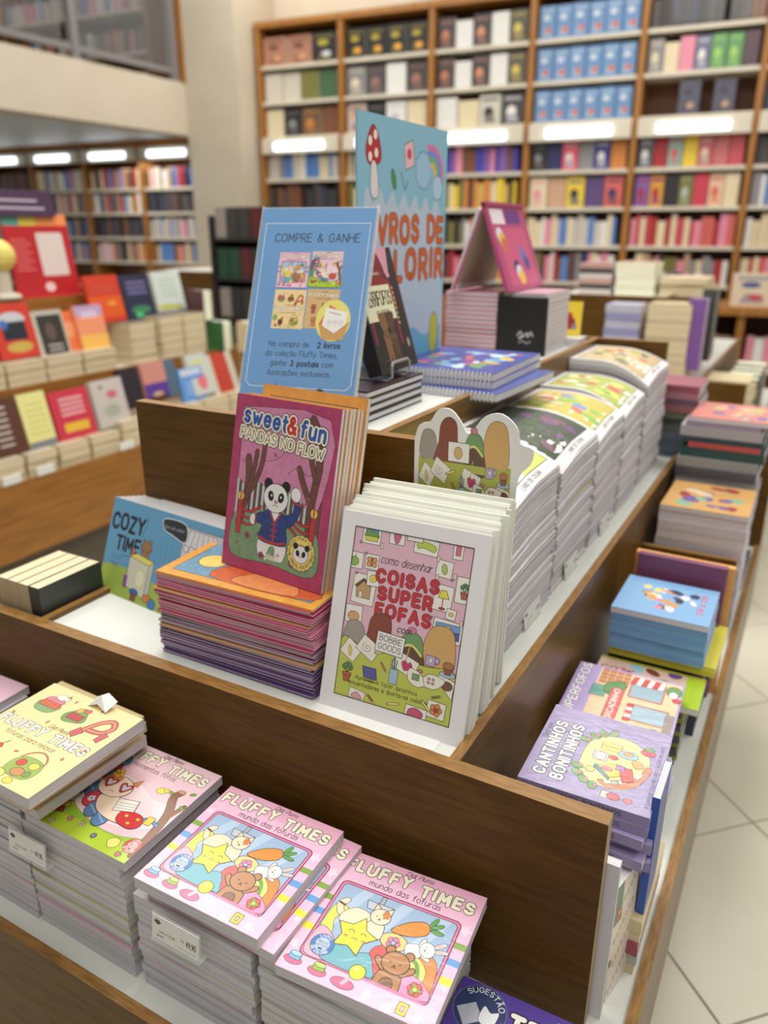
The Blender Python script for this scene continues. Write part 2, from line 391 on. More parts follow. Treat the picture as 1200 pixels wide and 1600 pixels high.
# floor: grout bed and diagonal cream tiles, each tile a part
fl = MB().box((-14, -4, ZF - 0.03), (6, 16, ZF - 0.006), GROUT).obj('floor'); tag(fl, 'pale floor of large cream tiles laid diagonally with grey joints', kind='structure')
TS = 0.803      # 45 cm tiles
tm = MB().bevel_slab((0, 0, 0), (TS - 0.008, TS - 0.008, 0.008), TILE, 0.002).mesh('tile')
diag = TS * math.sqrt(2); ox, oy = 0.289, 1.642       # one crossing of four joints, found in the photograph
cells = []
for i in range(-16, 17):
    for j in range(-16, 17):
        x = ox + (i - j) * diag / 2; y = oy + (i + j) * diag / 2
        inside = (-1.5 < x < -0.5 and 0.2 < y < 2.6)
        if inside: continue
        if (-6.0 < x < 6.0 and -2.0 < y < 11.5):
            cells.append((math.hypot(x - 0.18, y + 1.16), x, y))
cells.sort(); rest = MB()
for k, (_, x, y) in enumerate(cells):
    if k < 290:
        t = link('tile', tm, fl); t.location = (x, y - diag / 2 + 0.006, ZF - 0.008); t.rotation_euler = (0, 0, math.radians(45))
    else:
        h = diag / 2 - 0.006
        rest.add([(x, y - h, ZF), (x + h, y, ZF), (x, y + h, ZF), (x - h, y, ZF)], [(0, 1, 2, 3)], TILE)
if rest.v: tag(rest.obj('tile', fl), kind='stuff')

def stand(name, label, group, T0, T1, T2, front1=None, front2=None, back=None, wood_side=WY, z2=0.53):
    """three-tier shop display: each tier (x0, x1, y0, y1)"""
    r = empty(name, label, 'display stand', group); t = 0.023
    def wallx(nm, x, y0, y1, z0, z1, right=True):   # board running along y, outer face at x
        a, b = (x - t, x) if right else (x, x + t)
        MB().box((a, y0, z0), (b, y1, z1), wood_side, top=EY, side=EZ, end=wood_side).obj(nm, r)
    def wally(nm, x0, x1, y, z0, z1, th=0.036):
        MB().box((x0, y, z0), (x1, y + th, z1), WX, top=EX, side=WX, end=EZ).obj(nm, r)
    x0, x1, y0, y1 = T0
    MB().box((x0 + .12, y0 + .14, ZF), (x1 - .12, y1 - .14, -1.0), PLINTH).obj('plinth', r)
    MB().box((x0 + t, y0 + t, -.54), (x1 - t, y1 - t, -.52), SHELF).obj('lower_shelf', r)
    wallx('side_skirt', x1, y0, y1, -1.0, -.505); wallx('side_skirt', x0, y0, y1, -1.0, -.505, False)
    wally('front_skirt', x0 + t, x1 - t, y0, -1.0, -.505, t); wally('back_skirt', x0 + t, x1 - t, y1 - t, -1.0, -.505, t)
    MB().box((x0 + t, y0 + t, -1.0), (x1 - t, y1 - t, -.98), WX).obj('underside', r)
    x0, x1, y0, y1 = T1; fx0, fx1 = front1 or (x0, x1)
    wally('front_board', fx0, fx1, y0, -.52, 0)
    wally('back_board', x0, x1 + (0.4 if back else 0), y1, -.52, 0)
    wallx('side_board', x1, y0 + .036, y1, -.52, 0); wallx('side_board', x0, y0 + .036, y1, -.52, 0, False)
    MB().box((x0 + t, y0 + .036, -.035), (x1 - t, y1, -.015), SHELF).obj('middle_shelf', r)
    x0, x1, y0, y1 = T2; fx0, fx1 = front2 or (x0, x1)
    wally('front_board', fx0, fx1, y0, -.015, z2)
    wally('back_board', x0, back or x1, y1, -.015, z2)
    wallx('side_board', x1, y0 + .036, y1, -.015, z2); wallx('side_board', x0, y0 + .036, y1, -.015, z2, False)
    MB().box((x0 + t, y0 + .036, z2 - .035), (x1 - t, y1, z2 - .015), SHELF).obj('top_shelf', r)
    return r
st1 = stand('display_stand', 'dark wood three-tier display stand with white shelves in the foreground', None,
      (-1.96, .094, -.422, 3.35), (-1.56, -.305, 0, 2.94), (-1.12, -.715, .44, 2.506), front1=(-1.96, 0), front2=(-1.54, -.60), back=-.405)
MB().box((-.3, 1.86, -.52), (.05, 1.885, -.19), WX, top=EX, side=WX, end=EZ).obj('divider', st1)
stand('display_stand', 'wood three-tier display stand standing behind the foreground one, at right', None,
      (-2.16, -.106, 4.25, 7.6), (-1.76, -.5, 4.67, 7.3), (-1.75, -.86, 5.06, 7.0), front1=(-2.16, -.2))
stand('display_stand', 'brown wood display stand full of novels, left of the foreground one', None,
      (-6.2, -4.1, .3, 4.9), (-5.8, -4.5, .7, 4.5), (-5.4, -4.9, 1.1, 3.16), wood_side=WL)

# the room behind: shelving wall turned 4.5 degrees, cream wall above it, gallery on the left
WA = math.radians(4.5); WT = Vector((math.cos(WA), math.sin(WA), 0)); WN = Vector((-math.sin(WA), math.cos(WA), 0))
def wallp(s, n, z): p = WT * s + WN * n; return Vector(cam_m(p.x, p.y, z))
def wpose(o, s, n, z): return pose(o, wallp(s, n, z), WT, WN)
def wbox(mb, s0, n0, z0, s1, n1, z1, m, **k): mb.box((s0 / S, n0 / S, z0 / S), (s1 / S, n1 / S, z1 / S), m, **k); return mb
def wobj(mb, name, parent=None):
    o = mb.obj(name)
    if parent: o.parent = parent
    else: wpose(o, 0, 0, 0)
    return o
b = MB(); wbox(b, -5.2, 7.42, 0, 4.5, 7.5, 5.2, WALL); tag(wobj(b, 'wall_back'), 'cream wall above the tall bookcase', kind='structure')
b = MB(); wbox(b, -5.16, 6.72, 0, -4.56, 7.42, 5.2, WALL); tag(wobj(b, 'wall_pillar'), 'cream pillar between gallery and tall bookcase', kind='structure')
b = MB(); wbox(b, -12.5, 9.1, 0, -4.6, 9.2, 5.2, WALL); tag(wobj(b, 'wall_gallery'), 'cream wall behind the bookcase under the gallery', kind='structure')
# gallery: cream fascia running away from the camera, ceiling below it, floor on top
gx = -5.67
def mbx(a, bb, m, **k): return MB().box(cam_m(*a), cam_m(*bb), m, **k)
tag(mbx((gx - .2, -1.2, 2.32), (gx, 6.42, 2.77), WALL).obj('wall_gallery_fascia'), 'cream fascia under the gallery railing', kind='structure')
tag(mbx((-12, -1.2, 2.45), (gx - .2, 9.0, 2.55), CEIL).obj('ceiling'), 'white ceiling under the gallery', kind='structure')
tag(mbx((-12, -1.2, 2.70), (gx - .2, 9.0, 2.76), SHELFC).obj('floor_gallery'), 'gallery floor behind the railing', kind='structure')
r = empty('gallery_railing', 'grey metal railing with panes of glass above the cream fascia', 'railing')
for y in (1.2, 2.5, 3.8, 5.05, 6.2):
    mbx((gx - .1, y, 2.77), (gx - .04, y + .07, 3.9), STEEL).obj('post', r)
for z in (2.84, 3.8): mbx((gx - .09, 1.2, z), (gx - .05, 6.27, z + .05), STEEL).obj('rail', r)
for y in (1.27, 2.57, 3.87, 5.12): mbx((gx - .075, y, 2.9), (gx - .065, y + 1.1, 3.8), PANE).obj('pane', r)
tag(mbx((gx - .12, 6.28, 2.77), (gx + .02, 6.42, 4.4), WB).obj('trim_1'), 'brown wooden post closing the gallery railing', kind='structure')
# ceiling panels under the gallery with light strips are the lower bookcase's own strips

def bookcase(name, label, s0, nb, bw, n, depth, zs, top, strip=None, base=None, strip_on=1, zfloor=0.0):
    r = empty(name, label, 'bookcase'); wpose(r, 0, 0, 0)
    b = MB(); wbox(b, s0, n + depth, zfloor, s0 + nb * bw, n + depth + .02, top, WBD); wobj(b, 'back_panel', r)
    for i in range(nb + 1):
        b = MB(); wbox(b, s0 + i * bw - .025, n - .012, zfloor, s0 + i * bw + .025, n + depth, top, WB); wobj(b, 'post', r)
    b = MB(); wbox(b, s0 - .03, n - .02, top, s0 + nb * bw + .03, n + depth + .02, top + .05, WB); wobj(b, 'cornice', r)
    for i in range(nb):
        a0, a1 = s0 + i * bw + .025, s0 + (i + 1) * bw - .025
        for z in zs:
            b = MB(); wbox(b, a0, n, z - .03, a1, n + depth, z, SHELFC); wobj(b, 'shelf', r)
        if strip:
            b = MB(); wbox(b, a0, n - .05, strip - .06, a1, n + .02, strip + .07, SHELFC); v = wobj(b, 'light_pelmet', r)
            b = MB(); lw = (a1 - a0) * .32; c = (a0 + a1) / 2
            wbox(b, c - lw, n - .075, strip - .035, c + lw, n - .05, strip + .03, LED); wobj(b, 'light_tube', v)
    if base:
        b = MB(); wbox(b, s0, n - .18, zfloor, s0 + nb * bw, n - .0, base, WB); wobj(b, 'base_cabinet', r)
    return r
LED = mat('white_light_tube', (235, 245, 255), 0.5, emit=2.6)
ZS = [.46, .76, 1.04, 1.34, 1.64, 1.93, 2.3, 2.6, 2.9]
bookcase('bookcase', 'tall brown bookcase with cream shelves filling the back wall', -4.5, 7, .872, 7.0, .3, ZS, 3.21, strip=2.21, base=.9)
bookcase('bookcase', 'brown bookcase with bright light tubes under the gallery, far left', -12.0, 7, .88, 7.8, .3, [.5, .8, 1.1, 1.38, 1.66, 1.93], 2.4, strip=2.29)
# gallery bookcase, seen through the railing
gb = empty('bookcase', 'dim brown bookcase up on the gallery behind the railing', 'bookcase'); wpose(gb, 0, 0, 0)
def gbox(nm, a, bb, m): b = MB(); wbox(b, *a, *bb, m); wobj(b, nm, gb)
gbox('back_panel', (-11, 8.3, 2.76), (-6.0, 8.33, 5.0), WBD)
for s in (-11, -9.9, -8.8, -7.7, -6.6): gbox('post', (s, 7.95, 2.76), (s + .06, 8.3, 5.0), WB)
for z in (2.95, 3.38, 3.8, 4.22, 4.62): gbox('shelf', (-11, 7.97, z - .03), (-6.6, 8.3, z), SHELFC)

# ================================================================ PRINTED COVERS (flat artwork, drawn shape by shape)
PINK = (236, 188, 208); CR = (240, 234, 206)
def face(a, x, y, k, dx=1.6, smile=True):
    a.ell(x - dx * k, y, .32 * k, .32 * k, K, n=8); a.ell(x + dx * k, y, .32 * k, .32 * k, K, n=8)
    a.ell(x, y + .9 * k, .45 * k, .32 * k, K, n=8)
    if smile: a.line([(x - .7 * k, y + 1.7 * k), (x, y + 1.3 * k), (x + .7 * k, y + 1.7 * k)], .25 * k, K, True)
def plush(a, x, y, k, col, ear='round', arms=True, belly=None, inner=None):
    """a plain soft-toy animal about 10 k wide, seated"""
    a.push(x, y, k)
    a.blob([(-4, 12), (-4.6, 7), (-3, 3.4), (3, 3.4), (4.6, 7), (4, 12)], col)
    if belly: a.ell(0, 8.6, 2.4, 2.6, belly, K, .25)
    if arms:
        a.blob([(-3.4, 4.4), (-6.6, 2), (-7.4, .4), (-6, -.6), (-3, 2.6)], col); a.blob([(3.4, 4.4), (6.6, 2), (7.4, .4), (6, -.6), (3, 2.6)], col)
    if ear == 'round':
        for s in (-1, 1): a.ell(s * 3.6, -4.2, 1.7, 1.7, col, K, .35); a.ell(s * 3.6, -4.2, .9, .9, inner or col, None)
    elif ear == 'long':
        for s in (-1, 1): a.ell(s * 2, -7.5, 1.3, 4.2, col, K, .35, rot=s * 12); a.ell(s * 2, -7.3, .6, 3, inner or (240, 170, 180), rot=s * 12)
    elif ear == 'cat':
        for s in (-1, 1): a.poly([(s * 4.6, -1.5), (s * 4.4, -6.5), (s * 1.2, -4.2)], col, K, .35)
    a.ell(0, 0, 5, 4.4, col, K, .35); face(a, 0, .2, 1.1); a.pop()
def potted(a, x, y, k):
    a.push(x, y, k)
    for dx, dy in ((-2.4, -4), (2.4, -4), (0, -6.2), (-1.4, -5), (1.6, -5.6)): a.line([(0, 0), (dx, dy)], .3, K); a.ell(dx, dy, 1.2, 1.7, (104, 142, 92), K, .25, rot=dx * 12)
    a.poly([(-2.6, 0), (2.6, 0), (1.9, 4.6), (-1.9, 4.6)], (178, 98, 74), K, .3); a.rect(-3, -1, 3, .6, (190, 108, 82), K, .3); a.pop()
def pencil(a, x, y, L, rot, col=(236, 214, 130)):
    a.push(x, y, 1, rot); a.rect(0, -.9, L, .9, col, K, .3); a.poly([(L, -.9), (L + 1.8, 0), (L, .9)], CR, K, .3); a.rect(-1, -.9, 0, .9, (226, 160, 160), K, .3); a.pop()
def sheet(a, x, y, w, h, rot, col=(238, 234, 222)):
    a.push(x, y, 1, rot); a.rect(-w / 2, -h / 2, w / 2, h / 2, col, K, .35); a.pop()

def table_scene(a):
    """the drawing-table picture shared by the book and the cut-out card: rows 66..134 of a 100-wide canvas"""
    # plain round cushions sit behind the table
    a.blob([(2, 96), (3, 80), (8, 75), (16, 76), (20, 84), (21, 98)], (164, 156, 146))
    a.blob([(18, 100), (22, 84), (24, 70), (32, 64), (41, 68), (43, 82), (46, 100)], (140, 76, 56))
    a.blob([(72, 98), (71, 78), (76, 66), (86, 63), (95, 70), (96, 98)], (212, 170, 108))
    a.blob([(49, 104), (52, 88), (58, 82), (68, 84), (73, 94), (72, 106)], (104, 76, 58))
    a.blob([(52, 87), (53, 78), (60, 73), (68, 76), (71, 84), (70, 90), (61, 84)], (120, 158, 104)); a.line([(52, 87), (61, 83.5), (70, 90)], 1.8, (226, 222, 130), True)
    a.ell(60, 72, 3.6, 2.6, (206, 130, 150), K, .3)
def table_top(a):
    sheet(a, 10, 108, 15, 14, 30); a.blob([(8, 104), (11, 108), (10, 113), (8, 110)], (226, 206, 90), K, .25)
    sheet(a, 25, 103, 18, 14, 28); a.line([(24 + math.cos(t) * t * .45, 103 + math.sin(t) * t * .4) for t in [i * .7 for i in range(16)]], .3, K, True)
    pencil(a, 32, 105, 9, -18); pencil(a, 38, 112, 7, 52, (188, 122, 84))
    a.poly([(22, 118), (34, 118), (36, 127), (24, 127)], (92, 98, 156), K, .35); a.line([(24, 129), (36, 129)], .6, K)
    sheet(a, 58, 108, 20, 14, 18); a.blob([(55, 107), (58, 105), (60, 107), (62, 105.5), (64, 109), (58, 113)], (196, 66, 110), K, .3)
    a.line([(60, 93), (58, 105)], .9, (226, 214, 130)); a.line([(60, 93), (58, 105)], .3, K)
    a.rect(46, 114, 53, 126, (168, 196, 214), K, .35); [a.line([(47.5 + i * 1.6, 114), (47 + i * 2, 107 - (i % 2) * 2)], 1.2, c) for i, c in enumerate(((110, 120, 160), (90, 90, 80), (120, 150, 110)))]
    a.rect(74, 96, 82, 104, (188, 170, 206), K, .35); a.ell(83.5, 99, 2, 2.4, (188, 170, 206), K, .4); a.blob([(77, 99), (78.5, 98), (80, 99), (78.3, 102)], CR, K, .2)
    a.ell(71, 110, 2.2, 1.4, (200, 120, 130), K, .3)
    a.poly([(88, 108), (100, 112), (99, 126), (84, 112)], (238, 234, 222), K, .35)
    a.ell(93, 107.5, 6.5, 2.4, (172, 198, 214), K, .35); a.poly([(89.5, 102), (96.5, 102), (95.5, 107.5), (90.5, 107.5)], (150, 92, 66), K, .3); a.ell(93, 100.6, 4.4, 2.8, (178, 118, 82), K, .35)
    a.ell(94, 116, 4.6, 3.6, (128, 88, 66), K, .3)
    a.push(0, -5); a.blob([(62, 115), (70, 116), (74, 119), (80, 115), (92, 118), (85, 126), (76, 126), (70, 128), (62, 124)], (240, 236, 222)); a.line([(74, 119), (76, 126)], .4, K)
    a.rect(65, 118, 71, 123, (130, 160, 110), K, .3); [a.ell(79 + 3.6 * (i % 2), 119 + 3 * (i // 2), 1.3, 1.1, (206, 150, 140), K, .25, n=8) for i in range(4)]; a.pop()
    potted(a, 9, 128, 1.3)
def art_drawing_book():
    a = Art(100, 129.6); a.rect(0, 0, 100, 129.6, (236, 234, 236))
    a.push(10.2, 9, .80, 0, .80)
    a.rect(0, 0, 100, 138, (226, 186, 200)); 
    def pic(x, y, w, h, rot=0): a.push(x, y, 1, rot); a.rect(-w / 2, -h / 2, w / 2, h / 2, (240, 238, 226), K, .4); a.pop()
    pic(15, 4, 16, 16); a.rect(9.5, -2, 20.5, 3, (128, 160, 210), K, .3); a.blob([(9.5, 3), (13, 0), (17, 2), (20.5, 3), (20.5, 7), (9.5, 7)], (112, 158, 92), K, .25); a.rect(9.5, 6, 20.5, 9.5, (214, 214, 92), K, .3)
    pic(37, 3, 13, 11); a.blob([(34, 0), (40, 0), (39, 6), (37, 8), (35, 6)], (206, 110, 140), K, .3)
    pic(62, 6, 20, 12, 3); a.blob([(55, 2), (69, 4), (69, 9), (60, 7), (55, 8)], (188, 206, 92), K, .3); pic(52, 1, 13, 5)
    pic(88, 4, 8, 14); a.rect(86, -1, 90, 8, (210, 120, 140), K, .3)
    pic(4, 27, 12, 13); a.ell(2.5, 28, 4, 3.6, (150, 186, 84), K, .35); a.line([(2.5, 25), (3.5, 22)], .5, K)
    pic(18, 26, 12, 12); [a.ell(18 + s * 2.4, 26 + d, 2.2, 2, (222, 158, 96), K, .35) for s in (-1, 1) for d in (-1.8, 2)]; a.line([(18, 22), (18, 30)], .6, K)
    pic(79, 20, 13, 13, 4); a.ell(79, 20, 2.2, 4, (176, 200, 110), K, .35, rot=-12)
    pic(97, 33, 14, 20); potted(a, 97, 35, 1.0)
    pic(14, 49, 20, 24, 3); a.poly([(7, 47), (13, 41), (20, 45), (20, 56), (8, 56)], (196, 160, 118), K, .35); a.poly([(5.5, 47), (13, 40), (21, 44), (19, 46), (13, 42.5), (8, 48)], (120, 86, 60), K, .3); a.rect(10, 51, 13, 56, (236, 226, 200), K, .3)
    pic(21, 39, 11, 12, -3); a.ell(21, 39, 3, 3, (236, 222, 96), K, .35); face(a, 21, 38.4, .7)
    pic(81, 42, 15, 20, 3); a.poly([(77, 42), (79, 36), (83, 36), (86, 42)], (236, 220, 80), K, .4); a.line([(81, 42), (81, 49)], .8, (178, 70, 70)); a.ell(81, 50, 2.6, 1, (178, 70, 70), K, .3)
    pic(89, 53, 8, 8, 5); a.ell(89, 53, 2, 1.4, (226, 200, 120), K, .3)
    pic(88, 66, 24, 16, 4); a.rect(78, 60.5, 98, 67, (122, 160, 214), K, .3, r=1); a.rect(78, 66, 98, 72, (96, 92, 160), K, .3); a.ell(88, 65, 2.8, 2.8, (244, 222, 110), K, .3); a.rect(78, 67.2, 98, 72, (96, 92, 160))
    pic(8, 70, 15, 14, -2); a.ell(8, 72, 5, 4, (216, 172, 118), K, .4)
    for q, (x, y) in enumerate(((6, 12), (25, 12), (12, 20), (73, 13), (86, 27), (74, 27), (6, 37), (88, 24), (74, 58), (98, 58))):
        if q % 2: a.rect(x - 1, y - 2.2, x + 1, y + 2.2, (232, 222, 190), K, .3)
        else: a.ell(x, y, 1.1, 1.1, (150, 140, 180), K, .3, n=8)
    a.text('como desenhar', 47, 25, 6.4, K, .085, shear=.28, sp=1.0, squeeze=.8)
    for t, y in (('COISAS', 39.5), ('SUPER', 53), ('FOFAS', 66.5)): a.text(t, 50, y, 9.0, (196, 58, 62), .30, K, .035, sp=1.3, squeeze=1.06, bounce=.25)
    a.push(0, 0); table_scene(a); a.pop()
    a.text('com', 53, 76, 5.4, K, .1, shear=.28, sp=1.2)
    a.blob([(0, 92), (14, 93), (30, 94), (50, 95.5), (75, 97), (100, 98), (100, 138), (0, 138)], (192, 200, 88), K, .4); a.rect(0, 99, 100, 138, (192, 200, 88))
    a.push(0, -8.5); table_top(a); a.pop()
    a.push(43, 87, 1, 3); a.rect(-12, -8, 12, 8, (238, 236, 230), K, .45); a.text('BOBBIE', 0, -1.2, 4.6, K, .1, sp=1.2); a.text('GOODS', 0, 5.6, 4.6, K, .1, sp=1.2); a.pop()
    a.text('Aprenda a fazer desenhos', 44, 121.5, 3.3, K, .11, sp=1.4); a.text('encantadores e divirta-se colorindo', 48, 126.6, 3.3, K, .11, sp=1.4)
    a.pop()
    a.push(10.2, 9, .8)
    for (x, y, r) in ((88, 128, 5),): sheet(a, x, y, 15, 13, 3); a.flower(x, y, 5, (222, 140, 80), (170, 80, 50))
    sheet(a, 72, 134, 18, 8, 3); a.blob([(66, 133), (72, 131), (78, 134), (76, 138), (66, 138)], (200, 90, 120)); pencil(a, 76, 124, 9, 42); pencil(a, 48, 134, 9, -14); pencil(a, 30, 132, 6, 38, (170, 92, 84)); pencil(a, 84, 119, 6, -20, (104, 140, 84))
    sheet(a, 20, 134, 14, 8, 8); a.blob([(15, 136), (20, 132), (25, 137)], (226, 160, 160))
    a.pop()
    # white border over the picture's edge
    for r_ in ((0, 0, 10.2, 129.6), (90.2, 0, 100, 129.6), (0, 0, 100, 9), (0, 119.4, 100, 129.6)): a.rect(*r_, (236, 234, 236))
    a.line([(10.2, 9), (90.2, 9), (90.2, 119.4), (10.2, 119.4)], .45, K, closed=True)
    return a
def art_cutout():
    a = Art(100, 100); a.push(0, -52, 1)
    a.push(3, 4, .93); a.rect(0, 96, 100, 165, (178, 184, 78)); table_scene(a); a.rect(0, 98, 100, 104, (178, 184, 78)); a.rect(33, 82, 56, 97, (236, 234, 226), K, .45); a.ell(44, 90, 4.6, 4.6, (214, 176, 118), K, .35)
    a.push(0, 2); table_top(a); a.pop()
    a.text('como desenhar', 50, 147, 6.4, K, .085, shear=.28, sp=1.2); a.text('COISAS', 50, 160, 10, (196, 58, 62), .23, K, .035, sp=1.6, squeeze=1.08)
    a.pop(); a.pop(); return a

def art_panda():
    a = Art(100, 131); a.rect(0, 0, 100, 131, (176, 60, 104)); a.rect(8.5, 8.5, 91.5, 121, (206, 132, 168), K, .4)
    T = (112, 70, 56)
    a.rect(8.7, 62, 91.3, 96, (188, 206, 204))
    for i in range(16): x = 11 + i * 5.2; a.poly([(x, 60), (x + 2.6, 60), (x + 2.4, 98), (x - .2, 98)], T, K, .25)
    a.blob([(8.7, 90), (28, 84), (50, 80), (74, 84), (91.3, 92), (91.3, 120.8), (50, 120.8), (8.7, 120.8)], (122, 156, 116), K, .3); a.rect(8.7, 96, 91.3, 120.8, (122, 156, 116))
    for pts in ([(8.7, 8.7), (91.3, 8.7), (91.3, 66), (82, 74), (74, 70), (68, 60), (60, 66), (52, 60), (42, 66), (30, 62), (22, 68), (8.7, 62)],): a.poly(smooth(pts, 3, False), (206, 132, 168), K, .3)
    a.rect(8.7, 8.7, 91.3, 30, (206, 132, 168))
    for pts in ([(9, 24), (18, 20), (16, 12)], [(24, 40), (36, 46), (50, 40), (52, 34)], [(58, 52), (66, 46), (76, 50), (86, 46)], [(52, 12), (56, 20), (66, 18), (70, 10)], [(12, 48), (22, 52), (30, 48)]): a.line(pts, .35, K, True)
    # trunks
    for pts, w in (([(14, 96), (18, 78), (20, 62), (18, 46)], 6), ([(19, 76), (27, 62), (32, 48), (33, 34)], 4), ([(20, 72), (24, 56), (26, 40)], 3.4), ([(84, 98), (82, 78), (84, 58), (86, 40), (82, 20), (76, 10)], 6), ([(83, 72), (74, 58), (68, 46)], 4.5), ([(84, 52), (78, 38), (76, 28)], 4)):
        a.line(pts, w + .8, K, True); a.line(pts, w, T, True)
    # bridge rails
    R = (190, 52, 56)
    for s in (-1, 1):
        for dy in (0, 5, 10): a.line([(50 + s * 36, 84 + dy), (50 + s * 26, 86 + dy), (50 + s * 15, 80 + dy)], 2.4, K, True); a.line([(50 + s * 36, 84 + dy), (50 + s * 26, 86 + dy), (50 + s * 15, 80 + dy)], 1.8, R, True)
        a.rect(50 + s * 36 - 2.4, 78, 50 + s * 36 + 2.4, 104, R, K, .4); a.ell(50 + s * 36, 75.5, 3.4, 3.6, (228, 188, 96), K, .4); a.line([(50 + s * 36, 72), (50 + s * 36, 79)], 1.2, R)
    # the panda in a blue jacket
    W_ = (232, 232, 230); B_ = (40, 62, 128)
    a.push(50, 0, 1.08)
    a.blob([(-12, 96), (-13, 106), (-9, 108), (-5, 106), (-2, 100), (2, 100), (3, 107), (7, 109), (11, 107), (11, 96)], W_, K, .35)
    a.blob([(-8, 77), (-17, 80), (-18, 84), (-8, 86)], B_, K, .35); a.ell(-20, 84, 3, 4, W_, K, .35); a.line([(-17.6, 79.6), (-17.8, 86)], 1.2, R)
    a.blob([(8, 77), (15, 73), (16, 65), (21, 66), (20, 76), (12, 84)], B_, K, .35); a.ell(16.5, 60.5, 4.4, 5, W_, K, .35, rot=-20); a.line([(14.4, 66), (21, 67)], 1.2, R)
    a.blob([(-10, 76), (9, 76), (11, 86), (12, 96), (0, 98), (-13, 96), (-11, 86)], B_, K, .35); a.line([(-12.6, 95), (0, 97), (11.6, 95)], 1.6, R, True)
    a.poly([(-4, 75.5), (4, 75.5), (0, 82)], W_, K, .3); a.line([(-5, 75.5), (0, 83), (5, 75.5)], 1.2, R); a.line([(0, 83), (0, 97)], 1.3, R)
    for y in (84, 88, 92): a.line([(-2.6, y), (2.6, y)], 1, R)
    for s in (-1, 1): a.ell(s * 8 - 1, 57, 3.8, 3.8, (24, 22, 24), K, .3)
    a.ell(-1, 66, 11, 10, W_, K, .4)
    for s in (-1, 1): a.ell(s * 4.6 - 1, 65, 2.6, 3.6, (24, 22, 24), rot=s * 14); a.ell(s * 4.2 - .8, 64.6, .8, .9, W_, n=8)
    a.ell(-.6, 68.4, 1.5, 1, (206, 140, 150), K, .25); a.line([(-3, 71.6), (-.6, 70.4), (1.8, 71.6)], .4, K, True)
    a.pop()
    for x, y in ((24, 104), (70, 116), (40, 116)): a.flower(x, y, 2.6, (176, 92, 122), (120, 50, 70))
    for x, y in ((18, 26), (24, 16), (44, 40), (84, 22), (80, 66), (34, 101), (56, 113), (78, 70), (14, 112)): a.ell(x, y, 1.7, .8, (176, 92, 122), K, .25, rot=x * 9)
    a.push(50, 22, 1, 4); a.text('sweet', -19, 0, 11, (52, 88, 170), .24, K, .17, sp=1.1); a.text('fun', 27, 0, 11, (52, 88, 170), .24, K, .17, sp=1.1); a.text('&', 7, 0, 11, (196, 44, 44), .24, K, .17)
    a.text('sweet', -19, 0, 11, (52, 88, 170), .24, CR, .12, sp=1.1); a.text('fun', 27, 0, 11, (52, 88, 170), .24, CR, .12, sp=1.1); a.text('&', 7, 0, 11, (196, 44, 44), .24, CR, .12); a.pop()
    a.push(48, 34, 1, 4); a.text('PANDAS NO FLOW', 0, 0, 7.4, K, .08, K, .26, sp=1.0); a.text('PANDAS NO FLOW', 0, 0, 7.4, K, .08, CR, .2, sp=1.0); a.pop()
    a.text('pixel', 50, 117.5, 4.6, (236, 232, 224), .2, sp=.6)
    a.star(78, 106, 13.4, (236, 214, 120), K, 18, .93); a.ell(78, 106.6, 7.6, 7.2, (180, 160, 90)); a.ell(78, 107, 7, 6.4, (232, 232, 230), K, .3)
    for s in (-1, 1): a.ell(78 + s * 5.4, 101.4, 2.4, 2.4, (24, 22, 24)); a.ell(78 + s * 2.8, 106.4, 1.8, 2.4, (24, 22, 24), rot=s * 14)
    a.ell(78, 108.6, .9, .6, (206, 140, 150)); a.text('IMAGENS PARA COLORIR', 78, 106, 2.3, K, .12, sp=1.4, arc=(9.6, -90)); a.text('E LINDOS ADESIVOS!', 78, 106, 2.3, K, .12, sp=1.4, arc=(-11.2, 90))
    return a

def fluffy_title(a, y, sub, col=CR):
    a.text('FLUFFY', 27, y - .2, 8, col, .31, K, .06, sp=1.7, squeeze=1.0, bounce=.35); a.text('TIMES', 77, y + 1.6, 8, col, .31, K, .06, sp=1.5, squeeze=1.0, bounce=.35)
    a.text('Didi Plums', 54, y - 10, 3.6, K, .1, sp=.8, shear=.3); a.text(sub, 50, y + 7.8, 4.6, K, .1, sp=1.1)
def badge(a, x, y, r, col, rot=0):
    a.ell(x, y, r, r, col, K, .25, n=28); a.ell(x, y, r * .62, r * .62, tuple(min(255, int(c * .35 + 160)) for c in col), None)
    a.text('LIVRO', x, y, r * .24, (236, 236, 230), .16, sp=1.4, arc=(r * .7, -90)); a.text('DE COLORIR', x, y, r * .24, (236, 236, 230), .16, sp=1.2, arc=(-r * .93, 90))
    a.text('INCLUI', x, y - r * .1, r * .22, K, .12, sp=1.2); a.text('ACETATO', x, y + r * .24, r * .22, K, .12, sp=1.0); a.ell(x, y + r * .42, r * .22, r * .08, K)
